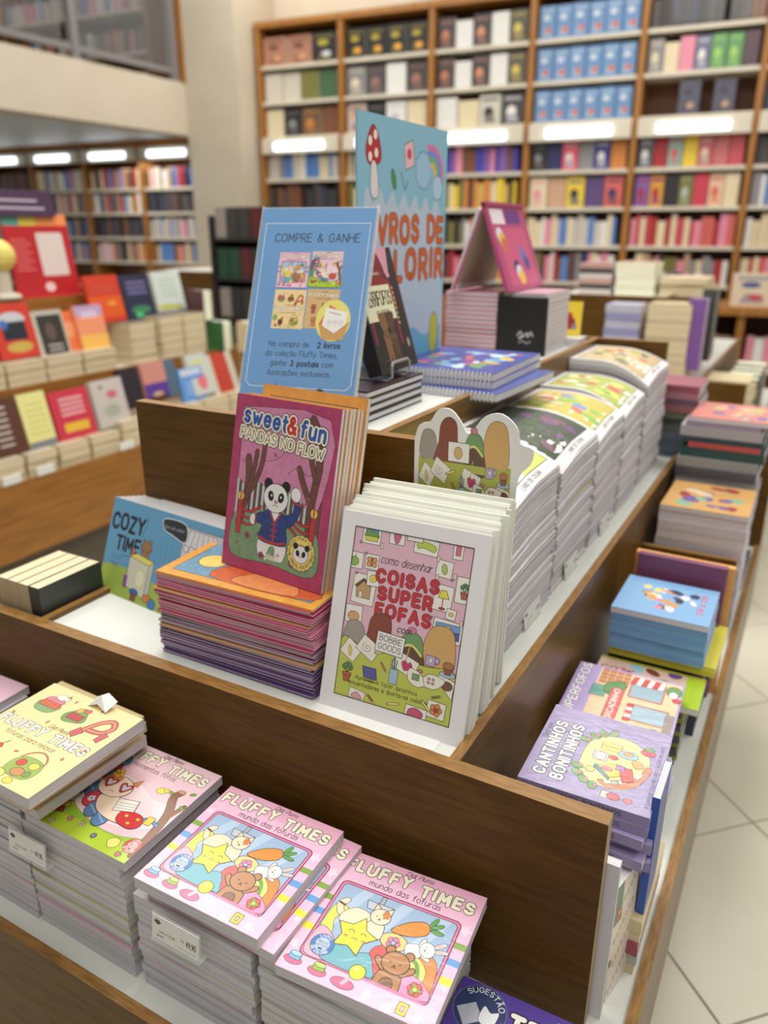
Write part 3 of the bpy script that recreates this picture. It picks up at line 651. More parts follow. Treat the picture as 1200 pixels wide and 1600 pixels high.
def art_claw(full=True):
    a = Art(100, 100); a.rect(0, 0, 100, 100, (238, 190, 214)); a.rect(0, 0, 100, 14, (232, 176, 200))
    for x, y, r in ((4, 28, 4), (95, 30, 5), (3, 82, 4), (36, 97, 4), (62, 95, 5), (94, 90, 5), (22, 5, 3), (97, 72, 3), (78, 98, 3)): a.star(x, y, r, (246, 212, 228), rot=-70)
    for x0, x1 in ((0, 8), (92, 100)): a.rect(x0, 40, x1, 44.5, (128, 164, 66)); a.rect(x0, 52, x1, 57, (98, 158, 214)); a.rect(x0, 65, x1, 70, (236, 220, 60))
    a.rect(8, 25.5, 92, 87, (226, 130, 168), (96, 34, 60), .7, r=4); a.rect(10, 27.5, 90, 85, (160, 186, 214), (96, 34, 60), .5, r=3)
    for x in (24, 52, 78): a.poly([(x, 27.8), (x + 8, 27.8), (x - 6, 62), (x - 14, 62)], (184, 204, 226))
    a.blob([(11, 52), (14, 44), (22, 46), (17, 56), (20, 66), (12, 70)], (236, 222, 96)); a.blob([(10.4, 66), (16, 64), (26, 72), (28, 84), (10.4, 84.6)], (240, 176, 196))
    a.blob([(48, 66), (56, 60), (64, 66), (62, 80), (50, 82)], (216, 92, 84)); a.ell(58, 56, 9, 6, (240, 204, 130), K, .45); a.flower(58, 57, 4.4, (216, 130, 170), (170, 200, 220))
    a.blob([(76, 58), (88, 60), (89.6, 84.6), (72, 84)], (236, 142, 70)); a.blob([(66, 62), (76, 60), (84, 68), (82, 80), (74, 78)], (240, 214, 120)); a.line([(68, 62), (76, 64), (80, 72), (80, 79)], 2.6, (112, 160, 70), True)
    a.blob([(70, 76), (78, 72), (89.6, 78), (89.6, 84.8), (70, 84.8)], (240, 150, 190)); a.blob([(22, 84.6), (24, 74), (32, 68), (40, 72), (48, 70), (54, 78), (54, 84.6)], (116, 178, 190))
    # crane and cat
    a.rect(38, 27.8, 41, 35, (176, 176, 184), K, .4); a.poly([(30, 34), (48, 34), (46, 40), (32, 40)], (196, 200, 206), K, .4)
    a.line([(18, 50), (15, 44), (18, 40)], 5, K, True); a.line([(18, 50), (15, 44), (18, 40)], 4.2, (242, 220, 190), True); a.line([(14, 43), (18, 44)], 1.6, (120, 70, 50)); a.blob([(20, 56), (20, 48), (28, 42), (40, 46), (42, 56), (32, 60)], (242, 220, 190)); plush(a, 43, 43, 1.35, (242, 220, 190), 'cat', False); a.blob([(44, 38), (48, 39), (48, 43), (44, 42)], (214, 130, 70), None)
    a.star(34, 62, 14.5, (240, 220, 70), K, 5, .56, -84, .5); a.line([(29, 60), (31, 58.6), (33, 60)], .45, K, True); a.line([(37, 60), (39, 58.6), (41, 60)], .45, K, True); a.line([(33, 64.6), (35, 63.8), (37, 64.6)], .4, K, True); a.ell(29, 64, 1.4, .8, (232, 140, 90)); a.ell(41, 64, 1.4, .8, (232, 140, 90))
    a.blob([(53, 49), (60, 40), (70, 35), (75, 38), (74, 44), (64, 49)], (236, 144, 60), K, .5); [a.ell(74 + dx, 35 + dy, 1.6, 4.4, (96, 158, 76), K, .3, rot=r) for dx, dy, r in ((2, -2, 20), (5, 0, 55), (6, 4, 90))]
    a.push(79, 53, 1.1, 62); plush(a, 0, 0, 1, (240, 236, 226), 'long'); a.pop()
    plush(a, 65, 69, 1.75, (182, 128, 80), 'round', True, (134, 90, 62)); a.rect(44, 85.3, 90, 89, (226, 130, 168)); 
    a.flower(82, 80, 4.6, (216, 96, 70), (236, 222, 80), K, 6); a.flower(82, 80, 3.0, (110, 170, 90), (236, 222, 80), None, 3)
    a.rect(0, 87.3, 100, 100, (242, 196, 218)); [a.star(x, y, 4, (248, 216, 230), rot=-60) for x, y in ((58, 94), (90, 95), (72, 97))]
    for x, y, c in ((8, 91, (128, 178, 214)), (25, 92, (150, 186, 74))): a.ell(x, y + 1.4, 6, 3, (226, 110, 150), K, .35); a.rect(x - 3.8, y - 3, x + 3.8, y + 1, c, K, .35); a.ell(x, y - 3, 3.8, 1.6, tuple(min(255, v + 40) for v in c), K, .35)
    a.ell(42, 94, 7.4, 3.4, (226, 110, 150), K, .4); a.line([(42, 94), (46, 86)], 2.4, (200, 190, 196)); a.ell(47, 84, 5, 5, (240, 226, 50), K, .45); a.ell(45.6, 82.4, 1.4, 1.2, (252, 246, 170))
    a.rect(77, 90, 83, 97.5, (240, 226, 60), K, .5); a.rect(79, 92, 81, 95.6, (238, 190, 214), K, .45)
    badge(a, 19, 76, 7.6, (70, 124, 190)); fluffy_title(a, 15, 'mundo das fofuras')
    return a
def art_hammock():
    a = Art(100, 100); a.rect(0, 0, 100, 100, (232, 196, 204)); a.blob([(10, 44), (24, 36), (40, 34), (56, 38), (70, 44), (92, 46), (96, 64), (70, 78), (20, 78), (6, 60)], (240, 214, 218), (222, 180, 190), .3)
    a.blob([(0, 72), (14, 70), (30, 78), (54, 84), (76, 84), (100, 78), (100, 99.8), (0, 99.8)], (150, 190, 56), (110, 150, 40), .3); a.rect(0, 86, 100, 100, (176, 204, 52))
    a.blob([(0, 50), (6, 44), (12, 52), (10, 66), (0, 70)], (104, 150, 80)); a.blob([(0, 30), (8, 20), (14, 12), (18, 14), (12, 30), (8, 44), (0, 56)], (128, 84, 56))
    BR = (136, 88, 58); a.line([(99, 92), (96, 66), (92, 50), (84, 36), (86, 30)], 7, K, True); a.line([(99, 92), (96, 66), (92, 50), (84, 36), (86, 30)], 6.2, BR, True); a.line([(94, 56), (98, 40)], 4.4, BR); a.ell(86, 29, 3.4, 1.8, (196, 150, 104), K, .35); [a.ell(x, y, 2.6, 1.4, (112, 164, 70), K, .3, rot=r) for x, y, r in ((79, 33, 20), (95, 27, -30), (97, 42, 40))]
    # hammock ring of stuffed segments
    segs = [(18, 22, 'b'), (17, 31, 'r'), (18, 40, 'b'), (20, 49, 'r'), (24, 58, 'b'), (31, 66, 'r'), (41, 73, 'b'), (53, 77, 'b')]
    for x, y, c in segs:
        a.ell(x, y, 8.4, 6.4, (204, 70, 84) if c == 'r' else (92, 136, 186), K, .45, rot=y)
        if c == 'r': a.flower(x, y, 3, (220, 230, 240), (110, 150, 200), None)
        else: a.line([(x - 5, y - 2), (x + 5, y + 3)], 1.2, (150, 184, 216))
    a.line([(74, 70), (84, 62), (94, 64)], 3.2, K, True); a.line([(74, 70), (84, 62), (94, 64)], 2.4, (96, 140, 190), True); a.rect(83, 59, 89, 67, (236, 206, 70), K, .4, r=1)
    # cat with heart-shaped glasses
    a.blob([(34, 60), (44, 54), (58, 60), (70, 66), (72, 74), (58, 76), (42, 72)], (244, 222, 196)); a.blob([(62, 64), (78, 62), (84, 70), (78, 76), (64, 74)], (204, 52, 56)); [a.ell(x, y, 1.5, 1.2, (238, 196, 90)) for x, y in ((68, 67), (74, 72), (78, 66))]
    for s, x in ((-1, 27), (1, 48)): a.poly([(x - 4, 41), (x + s * 3, 33), (x + 4, 41)], (214, 140, 76), K, .45)
    a.ell(37, 48, 15, 11, (246, 226, 202), K, .5); a.blob([(22, 46), (26, 38), (34, 37), (36, 42), (28, 48)], (214, 140, 76), None)
    for x in (30, 45): a.blob([(x - 5.5, 44), (x - 3, 41.6), (x, 43.6), (x + 3, 41.6), (x + 5.5, 44), (x + 3, 49), (x, 51.6), (x - 3, 49)], (206, 46, 52), K, .45); a.blob([(x - 3.6, 44.6), (x - 2, 43.4), (x, 45), (x + 2, 43.4), (x + 3.6, 44.6), (x, 49.6)], (206, 222, 236), None)
    a.line([(36, 54), (38, 53), (40, 54)], .45, K, True); a.flower(28, 36, 4.6, (240, 200, 70), (226, 150, 50))
    a.poly([(50, 56), (66, 52), (70, 62), (54, 68)], (238, 234, 226), K, .45); [a.line([(52 + i * .8, 57 + i * 2.6), (67 + i * .8, 53 + i * 2.4)], .3, K) for i in range(1, 4)]
    a.ell(71, 35, 4.4, 3.2, (238, 216, 80), K, .4); a.ell(74.5, 33, 2.4, 2, (238, 216, 80), K, .35); a.poly([(76.5, 33), (78.6, 34), (76.4, 35)], (230, 150, 60)); a.ell(75, 32.6, .4, .4, K)
    a.poly([(4, 84), (20, 80), (24, 86), (8, 91)], (168, 62, 58), K, .4); a.poly([(8, 80), (20, 75), (24, 80), (11, 85)], (232, 180, 80), K, .4); a.rect(14, 66, 21, 75, (206, 226, 190), K, .4); a.line([(19, 66), (22, 60)], .7, K)
    for x, y, c in ((34, 88, (226, 140, 150)), (46, 88, (240, 226, 200)), (62, 92, (110, 130, 190)), (90, 96, (226, 130, 140)), (24, 96, (230, 230, 210))): a.flower(x, y, 2.4, c)
    a.blob([(74, 90), (77, 86), (82, 86), (84, 91), (79, 95)], (240, 222, 120)); badge(a, 93, 86, 6.6, (204, 74, 66)); fluffy_title(a, 15, 'momentos fofos')
    return a
def art_icons():
    a = Art(100, 100); a.rect(0, 0, 100, 100, (240, 212, 154))
    def cake(x, y): a.blob([(x - 11, y + 4), (x - 10, y - 2), (x + 10, y - 2), (x + 11, y + 4), (x + 6, y + 9), (x - 6, y + 9)], (126, 160, 106)); a.rect(x - 10, y - 4, x + 10, y + 3, (206, 106, 62), K, .4, r=2); [a.line([(x - 8 + i * 4, y - 4), (x - 8 + i * 4, y + 3)], .6, (150, 60, 40)) for i in range(5)]; a.blob([(x - 9, y - 4), (x - 6, y - 9), (x + 6, y - 9), (x + 9, y - 4)], (206, 120, 140)); a.ell(x + 2, y - 11, 6, 3.4, (240, 228, 210), K, .4); a.ell(x + 7, y - 11, 2.8, 2.6, (240, 228, 210), K, .4); a.poly([(x + 6, y - 13), (x + 7, y - 16), (x + 9, y - 13)], (196, 96, 60), K, .3)
    cake(22, 22)
    a.blob([(42, 24), (48, 16), (54, 12), (60, 18), (64, 26), (56, 30), (46, 31)], (116, 150, 80)); a.rect(46, 20, 60, 27, (176, 60, 56), K, .4); a.ell(50, 16, 3, 3, (232, 170, 80), K, .35); a.ell(57, 14, 2.6, 2.6, (216, 96, 80), K, .35)
    pts = [(70, 34), (76, 20), (84, 14), (90, 20), (86, 28), (74, 30)]; a.line(pts, 5.4, K, True); a.line(pts, 4.6, (190, 84, 84), True); a.line(pts, .8, (232, 190, 90), True); a.poly([(67, 30), (74, 34), (70, 42), (64, 38)], (190, 84, 84), K, .4); a.poly([(88, 26), (94, 28), (92, 38), (87, 36)], (190, 84, 84), K, .4)
    a.text('FLUFFY', 27, 53, 8, (246, 240, 226), .27, K, .065, sp=1.7, squeeze=1.03, bounce=.3); a.text('TIMES', 77, 53, 8, (246, 240, 226), .27, K, .065, sp=1.5, squeeze=1.03, bounce=.3)
    a.text('Didi Plums', 56, 42, 3.8, K, .1, sp=.8, shear=.3); a.text('fofuras para relaxar', 48, 61, 4.4, K, .1, sp=1.2)
    a.blob([(2, 72), (8, 64), (16, 68), (16, 76), (8, 80)], (140, 180, 90)); a.blob([(20, 84), (24, 76), (34, 78), (34, 88), (26, 92)], (120, 60, 40)); a.line([(30, 78), (36, 66)], .8, K); a.ell(33, 74, 3.4, 3, (206, 70, 60), K, .35)
    a.line([(20, 92), (34, 96)], 1.2, (120, 60, 40)); a.ell(14, 92, 3.6, 3.6, (150, 60, 90), K, .35)
    pts = [(58, 84), (60, 70), (70, 64), (80, 70), (82, 84)]; a.line(pts, 1.6, (176, 110, 60), True); a.blob([(56, 80), (62, 72), (78, 72), (84, 80), (80, 90), (60, 90)], (150, 176, 80)); a.ell(64, 78, 4, 3.4, (206, 70, 60), K, .35); a.ell(76, 77, 4.2, 3.4, (236, 206, 90), K, .35); a.ell(70, 86, 6, 4, (196, 140, 84), K, .35); a.ell(78, 85, 3, 3, (120, 150, 70), K, .3)
    a.ell(58, 93, 6.6, 4.4, (206, 212, 110), (110, 130, 50), .6); a.ell(72, 95, 4, 3, (240, 206, 80), K, .35)
    for x, y in ((38, 10), (66, 8), (6, 42), (40, 38), (66, 38), (12, 60), (86, 62), (50, 72), (8, 88), (44, 94), (92, 48)): a.ell(x, y, 1.8, 1, (206, 120, 60), K, .25, rot=x * 7)
    return a
def art_characters():
    a = Art(100, 100); a.rect(0, 0, 100, 100, (214, 178, 122)); fluffy_title(a, 18, 'fofuras no outono')
    for x, y, c in ((24, 46, (178, 96, 60)), (56, 42, (160, 110, 70)), (28, 78, (196, 130, 80)), (64, 78, (150, 80, 60))): plush(a, x, y, 1.3, c)
    return a
def art_sign():
    a = Art(100, 161); a.rect(0, 0, 100, 161, (110, 156, 204)); a.line([(4, 13), (96, 13), (96, 148), (92, 152), (8, 152), (4, 148)], .6, (206, 222, 236), closed=True)
    a.text('COMPRE', 30, 29, 7, K, .1, sp=1.4, squeeze=.9); a.text('&', 54, 29, 7, K, .1); a.text('GANHE', 75, 29, 7, K, .1, sp=1.4, squeeze=.9)
    for f_, x, y in ((art_claw, 20, 38), (art_hammock, 49, 37)): mini(a, f_(), x, y, 27, 30)
    mini(a, art_icons(), 20, 70, 28, 33); mini(a, art_characters(), 49, 69, 28, 33)
    a.ell(74, 95, 15, 17.5, (232, 222, 120)); a.poly([(62, 98), (70, 82), (84, 90), (84, 104)], (216, 120, 80)); a.poly([(65, 98), (67, 84), (86, 88), (84, 104), (70, 108)], (240, 238, 232)); a.line([(70, 88), (80, 90)], .4, K); [plush(a, 71 + i * 5, 96, .26, (240, 238, 232)) for i in range(3)]; a.poly([(62, 98), (76, 106), (88, 96), (84, 111), (66, 111)], (206, 160, 96)); a.line([(62, 98), (76, 106), (88, 96)], .4, (160, 116, 60))
    for t, x, y in (('Na compra de', 38, 118), ('da coleção Fluffy Times,', 50, 126), ('ganhe', 31, 134), ('com', 74, 134), ('ilustrações exclusivas.', 50, 142)): a.text(t, x, y, 4.5, K, .1, sp=1.25, squeeze=.95)
    a.text('2 livros', 73, 118, 4.5, K, .19, sp=1, squeeze=.92); a.text('3 postais', 54, 134, 4.5, K, .19, sp=1, squeeze=.92)
    a.poly([(30, 154.5), (26, 154.5), (28, 150)], (110, 156, 204), K, .5); a.poly([(31, 154.5), (31, 149.5), (33.5, 154.5)], (110, 156, 204), K, .5); a.line([(25, 155), (30, 157), (35, 155)], .6, K, True); a.text('SEXTANTE', 30, 160, 1.8, (60, 90, 130), .1)
    for t in (-60, -30, 0, 30, 60): a.push(70, 155.6, 1, t); a.ell(0, -2, .8, 2.4, K); a.pop()
    a.line([(60, 156.6), (80, 156.6)], .4, K); a.text('Livrarias Curitiba', 70, 160, 2.2, K, .12, sp=1)
    return a
def mini(a, b, x, y, w, h):
    """another drawing reproduced small on this one"""
    kx, ky = w / b.W, h / b.H
    for polys, c in b.ops:
        a.ops.append(([[(x + p * kx, y + q * ky) for p, q in poly_] for poly_ in polys], c))
def art_cozy():
    a = Art(100, 58); a.rect(0, 0, 100, 58, (98, 158, 196)); a.blob([(0, 42), (30, 40), (60, 44), (100, 46), (100, 57.9), (0, 57.9)], (160, 184, 84), None); a.rect(0, 46, 100, 58, (160, 184, 84))
    for x in range(34, 70, 4): a.line([(x, 18), (x, 41)], .2, (60, 110, 150))
    a.rect(66, 5, 97, 57, (206, 202, 206), K, .25, r=1); a.rect(67, 8, 96, 58, (214, 210, 214)); a.poly([(70, 6), (92, 6), (96, 16), (67, 16)], (222, 220, 222), K, .25); [a.line([(71 + i * 3.6, 6), (68 + i * 4.6, 16)], .25, K) for i in range(6)]; [a.ell(69.6 + i * 4.6, 17, 2.2, 2, (222, 220, 222), K, .25, n=10) for i in range(6)]
    a.rect(72, 22, 80, 26, (222, 220, 222), K, .25); a.ell(76, 32, 2.6, 2.8, (214, 210, 214), K, .25); a.line([(73.6, 32.6), (78.4, 32.6)], 1, K); a.line([(81, 32), (84, 32)], .5, K); a.line([(82.5, 30.5), (82.5, 33.5)], .5, K); a.rect(86, 30, 89, 35, (214, 210, 214), K, .25); a.line([(87.5, 30), (88.4, 26)], .3, K); a.rect(71, 37, 82, 39, (222, 220, 222), K, .25)
    a.blob([(48, 4), (66, 4), (68, 14), (56, 12), (49, 10)], (40, 46, 50), (214, 220, 222), .6); a.text('livro de colorir', 57.6, 9, 1.8, (190, 200, 206), .1)
    a.text('COZY', 17, 18, 9, K, .22, sp=.7, squeeze=.9, bounce=.3); a.text('TIME', 20, 30, 8, K, .22, sp=.8, squeeze=.9, bounce=.3); a.line([(33, 6), (34, 12), (31, 20), (33, 31), (16, 33)], .4, (50, 90, 120), True); a.text('Coco', 12, 36, 2.6, (50, 90, 120), .1); a.text('Wyo', 11, 41, 2.6, (50, 90, 120), .1)
    a.push(37, 20, .62); plush(a, 0, 6, 1.2, (160, 118, 74), 'round'); a.pop()
    a.poly([(24, 32), (42, 34), (42, 54), (24, 50)], (206, 206, 190), K, .3); a.poly([(24, 32), (30, 29), (46, 31), (42, 34)], (226, 218, 110), K, .3); a.poly([(42, 34), (46, 31), (46, 51), (42, 54)], (190, 192, 180), K, .3); a.ell(36, 43, 4, 5.4, (226, 222, 200), (214, 204, 120), .8)
    a.push(56, 36, .55); plush(a, 0, 0, 1, (226, 150, 176), 'long'); a.pop(); a.rect(25, 27, 27, 31, (214, 120, 70)); a.rect(22, 44, 25, 51, (150, 80, 170), K, .25); a.ell(33, 52, 4, 2, (70, 110, 160), K, .3); a.rect(30.5, 53, 35.5, 57, (130, 84, 60), K, .25); a.ell(45, 53, 4, 2.4, (206, 130, 70), K, .3); a.ell(50, 55, 3.4, 3, (70, 130, 190), K, .3)
    return a
def art_room():
    # landscape canvas, artwork of a little round room on a lilac ground; title runs up the left side
    a = Art(100, 109); a.rect(0, 0, 100, 109, (160, 148, 186))
    for i in range(40): x, y = (i * 37.7) % 97 + 1, (i * 61.3) % 105 + 2; a.star(x, y, .8, (214, 206, 226), None, 4, .4)
    a.push(17, 60, 1, -90); a.text('CANTINHOS', 0, 0, 8.6, (240, 240, 236), .26, K, .09, sp=1.3); a.pop()
    a.push(31, 60, 1, -90); a.text('BONITINHOS', 0, 0, 8.6, (240, 240, 236), .26, K, .09, sp=1.1); a.pop()
    a.push(6, 40, 1, -90); a.text('Coco Wyo', 0, 0, 3.8, K, .1, shear=.3, sp=.6); a.pop(); a.push(97, 60, 1, -90); a.text('O LIVRO DE COLORIR FOFO E ACONCHEGANTE', 0, 0, 2.6, K, .12, sp=1.4); a.pop()
    a.blob([(38, 66), (40, 40), (52, 26), (70, 24), (86, 36), (90, 56), (86, 78), (70, 90), (50, 88), (40, 78)], (240, 224, 150)); a.blob([(56, 84), (66, 90), (84, 80), (92, 58), (88, 52), (82, 70), (66, 80)], (214, 130, 96))
    for i in range(6): x = 42 + i * 3.4; a.line([(x, 44), (x, 66)], .3, (200, 180, 100))
    for i in range(5): a.poly([(62 + i * 5.4, 86 - i * i * .9), (67 + i * 5, 84 - i * i * 1.2), (65 + i * 5, 80 - i * i * 1.2), (60 + i * 5.4, 82 - i * i * .9)], ((236, 230, 210), (160, 186, 160))[i % 2], K, .25)
    for cx, cy in ((40, 82), (46, 88), (38, 74), (54, 92), (42, 30), (36, 38), (48, 24), (56, 20)): a.ell(cx, cy, 5, 3.6, (118, 160, 96), K, .35, rot=cx * 5); a.ell(cx + 2, cy - 1, 1.6, 1.6, (224, 140, 160), K, .25)
    a.rect(50, 34, 66, 44, (236, 214, 120), K, .45, r=1); a.line([(50, 39), (66, 39)], 1.6, (230, 150, 80)); a.rect(46, 48, 58, 60, (238, 190, 190), K, .4, r=3); a.ell(52, 54, 4, 5, (240, 236, 224), K, .35)
    a.poly([(52, 66), (68, 58), (80, 66), (64, 78)], (236, 196, 96), K, .45); a.poly([(50, 66), (52, 66), (64, 78), (64, 81), (50, 70)], (96, 140, 150), K, .4); a.poly([(68, 62), (78, 60), (82, 74), (74, 80)], (206, 84, 84), K, .4); a.rect(66, 60, 73, 66, (170, 120, 180), K, .35); a.ell(60, 68, 4.4, 2.8, (226, 130, 140), K, .4)
    a.ell(72, 44, 8, 5, (160, 190, 216), K, .45); a.ell(72, 43, 4, 2.6, (232, 160, 80), K, .35); a.blob([(76, 50), (82, 48), (86, 54), (80, 58)], (232, 170, 110)); a.ell(48, 74, 3.6, 3.6, (196, 206, 120), K, .4); a.ell(86, 34, 6, 4.4, (206, 84, 100), K, .4); a.ell(86, 29, 4, 3, (118, 160, 96), K, .4); a.ell(62, 52, 3.6, 3, (214, 90, 90), K, .35)
    a.rect(62, 94, 68, 102, (206, 216, 190), K, .4); a.ell(71, 98, 5, 4, (214, 80, 100), K, .4); a.ell(82, 98, 3.4, 3, (226, 120, 130), K, .4)
    return a
def art_shop():
    a = Art(100, 70); a.rect(0, 0, 100, 70, (178, 158, 206)); a.push(9, 36, 1, -90); a.text('SUPERFOFOS', 0, 3, 8, (240, 240, 236), .2, (120, 100, 150), .06, sp=1); a.pop()
    a.rect(22, 2, 98, 69, (230, 200, 160)); [a.rect(24 + i * 7, 2 + j * 5, 30 + i * 7, 6 + j * 5, (196, 120, 60), (150, 84, 40), .3) for i in range(4) for j in range(4)]
    a.rect(20, 24, 34, 38, (96, 156, 140), K, .4); a.blob([(32, 20), (46, 14), (50, 24), (40, 34), (32, 30)], (90, 140, 70)); a.rect(38, 24, 50, 69, (206, 96, 90), (160, 60, 60), .5); a.push(46, 46, 1, -90); a.text('MERCADINHO', 0, 0, 5, (240, 230, 220), .18, sp=1); a.pop()
    a.rect(54, 8, 84, 30, (150, 176, 190), (180, 100, 60), 1.4); [a.poly([(54 + i * 5, 4), (59 + i * 5, 4), (57 + i * 5, 14), (52 + i * 5, 14)], ((206, 60, 60), (240, 230, 220))[i % 2], K, .3) for i in range(6)]
    a.rect(58, 38, 92, 56, (160, 186, 200), (180, 100, 60), 1.4); [a.poly([(56, 38 + i * 4), (62, 38 + i * 4), (62, 42 + i * 4), (56, 42 + i * 4)], ((206, 60, 60), (240, 230, 220))[i % 2], K, .3) for i in range(5)]
    a.ell(92, 12, 7, 7, (104, 150, 80), K, .4); a.ell(92, 16, 4, 4, (240, 230, 220), K, .3); a.ell(96, 22, 4, 3, (206, 70, 80), K, .3); a.ell(84, 64, 6, 4, (90, 140, 70), K, .3); a.rect(90, 40, 98, 69, (150, 140, 130)); return a
def blots(W, H, base, cols, n=14, seed=1, lo=3, hi=9, mx=.12):
    """a busy little picture for covers seen too small or too blurred to read"""
    rr = random.Random(seed); a = Art(W, H); a.rect(0, 0, W, H, base)
    for i in range(n): a.ell(rr.uniform(W * mx, W * (1 - mx)), rr.uniform(H * mx, H * (1 - mx)), rr.uniform(lo, hi), rr.uniform(lo * .7, hi * .7), rr.choice(cols), rot=rr.uniform(0, 90), n=12)
    return a
def art_standee():
    a = Art(100, 133); a.rect(0, 0, 100, 133, (138, 190, 212), r=3)
    sc = [(6, 38)]; 
    for i in range(7): x = 6 + i * 13; sc += [(x + 3, 32 + i * .6), (x + 9, 40 + i * .6)]
    a.poly(smooth(sc + [(95, 44), (93, 60), (96, 80), (95, 133), (4, 133), (7, 100), (3, 80), (7, 60)], 3, False), (186, 200, 216))
    a.blob([(8, 14), (14, 5), (20, 9), (23, 19), (16, 23), (9, 21)], (182, 44, 44)); [a.ell(x, y, 1.8, 2.2, (240, 232, 224)) for x, y in ((12, 12), (18, 17), (17, 9), (12, 19))]; a.blob([(13, 22), (18, 22), (20, 36), (13, 36)], (226, 220, 220))
    a.poly([(47, 11), (57, 8), (59, 20), (49, 23)], (232, 190, 196), K, .4); a.ell(53, 15, 2.6, 2.6, (206, 70, 90)); a.ell(36, 28, 2.4, 5, (84, 140, 84), K, .3, rot=-20); a.line([(44, 24), (48, 32), (52, 28)], .8, (90, 110, 120), True)
    for r, c in ((14, (216, 120, 170)), (11, (120, 140, 216)), (8, (120, 180, 120)), (5, (236, 200, 110))): a.line([(78 - r * .2, 12 + 12 - r)] + [(80 + r * math.cos(t), 24 - r * math.sin(t)) for t in (1.4, 1.0, .6, .2, -.2)], 3, c, True)
    a.star(70, 22, 10, (160, 196, 226), K, 12, .88, w=.3); a.star(88, 30, 7, (176, 206, 232), K, 10, .86, w=.3)
    a.text('LIVROS DE', 51, 58, 12, (206, 98, 44), .27, (70, 40, 36), .03, sp=1.1, squeeze=.98, bounce=.25); a.text('COLORIR', 52, 77, 13.5, (206, 98, 44), .27, (70, 40, 36), .03, sp=1.5, squeeze=1.05, bounce=.25)
    a.poly([(3, 133), (3, 112)] + smooth([(10, 104), (20, 112), (34, 104), (46, 112), (60, 104), (76, 110), (97, 106)], 3) + [(97, 133)], (110, 176, 206)); a.ell(88, 110, 6, 12, (196, 190, 70), K, .4); a.ell(52, 116, 5, 8, (206, 196, 170), K, .4); a.ell(70, 126, 6, 4, (130, 60, 90)); a.rect(46, 118, 54, 126, (206, 190, 60))
    return a
def art_cinema():
    a = Art(100, 120); a.rect(0, 0, 100, 120, (30, 26, 30)); a.poly([(38, 0), (100, 0), (100, 26), (74, 30), (60, 12)], (214, 150, 170)); a.poly([(88, 0), (100, 0), (100, 120), (94, 120), (86, 50), (80, 24)], (40, 30, 40)); a.blob([(8, 0), (50, 0), (66, 14), (64, 28), (8, 26)], (126, 30, 48)); a.text('apresenta', 40, 27, 4.4, (230, 224, 200), .14)
    a.blob([(2, 30), (40, 26), (72, 30), (78, 38), (76, 62), (2, 62)], (130, 32, 40)); a.poly([(4, 36), (72, 36), (74, 70), (2, 70)], (226, 222, 186)); a.text('TERRIFOFOS', 38, 55, 13, K, .15, sp=1.2, squeeze=.62); a.text('NO CINEMA', 42, 66, 6, K, .14, squeeze=.7)
    [a.ell(79 - i * .2, 40 + i * 5, 1.3, 1.6, (240, 214, 130)) for i in range(8)]; a.rect(6, 70, 12, 92, (126, 30, 48)); a.rect(70, 70, 76, 96, (126, 30, 48))
    for x, c in ((36, (128, 92, 60)), (54, (84, 58, 44))):
        for s in (-1, 1): a.ell(x + s * 7, 66, 3.6, 3.6, c, K, .4)
        a.ell(x, 72, 9.6, 10, c, K, .4); a.blob([(x - 7, 82), (x + 7, 82), (x + 8, 98), (x + 7, 112), (x + 2, 113), (x, 104), (x - 2, 113), (x - 7, 112), (x - 8, 98)], c, K, .4); a.line([(x - 8, 86), (x + 8, 92)], 4, c)
    a.line([(30, 84), (58, 88)], 4, (104, 74, 52)); a.ell(20, 112, 8, 4, (30, 26, 30), (110, 106, 106), .4); a.ell(88, 96, 3, 5, (170, 160, 150)); return a
def art_magazine():
    a = Art(100, 74); a.rect(0, 0, 100, 74, (222, 156, 62)); a.rect(6, 6, 95, 68, (110, 150, 176), K, .4)
    a.blob([(8, 8), (40, 8), (60, 20), (40, 30), (10, 26)], (150, 190, 120)); a.blob([(30, 66), (40, 40), (60, 34), (84, 44), (94, 66)], (206, 96, 50)); a.blob([(44, 66), (54, 50), (70, 48), (84, 66)], (226, 140, 84)); a.ell(74, 24, 10, 8, (206, 60, 56), K, .4); a.ell(20, 50, 9, 8, (232, 206, 110), K, .4)
    a.text('sweet & fun', 40, 22, 8, (206, 50, 50), .22, CR, .14, sp=.9); a.text('CARROS', 34, 36, 7, (236, 232, 220), .2, (60, 90, 60), .1, sp=1); return a
def art_purple():
    a = Art(100, 100); a.rect(0, 0, 100, 100, (84, 60, 150)); [a.star((i * 31) % 100, (i * 47) % 100, 1.2, (240, 220, 120), None, 4, .4) for i in range(26)]
    a.text('TE', 47, 24, 12, (244, 240, 232), .28, K, .08, sp=1.4, squeeze=.9); a.ell(68, 18, 5, 5, (214, 60, 110), K, .6); a.star(68, 18, 2.6, (240, 210, 90)); a.star(30, 44, 6, (240, 200, 80), K); a.line([(30, 44), (12, 50)], 1.4, (216, 90, 150))
    a.ell(18, 18, 17, 17, (48, 62, 104), (120, 130, 160), .4, n=30); a.text('SUGESTÃO', 18, 18, 3.6, (236, 238, 240), .15, sp=1.4, arc=(12, -80)); a.poly([(4, 22), (14, 14), (22, 24), (12, 32)], (190, 194, 204)); a.blob([(20, 14), (25, 17), (30, 15), (29, 25), (24, 27), (19, 24)], (236, 238, 240), K, .3); return a
def art_spine(txt, W, H, col, ink, h=None):
    a = Art(W, H); a.rect(0, 0, W, H, col); a.text(txt, W / 2, H * .7, h or H * .5, ink, .16, sp=1.3); return a
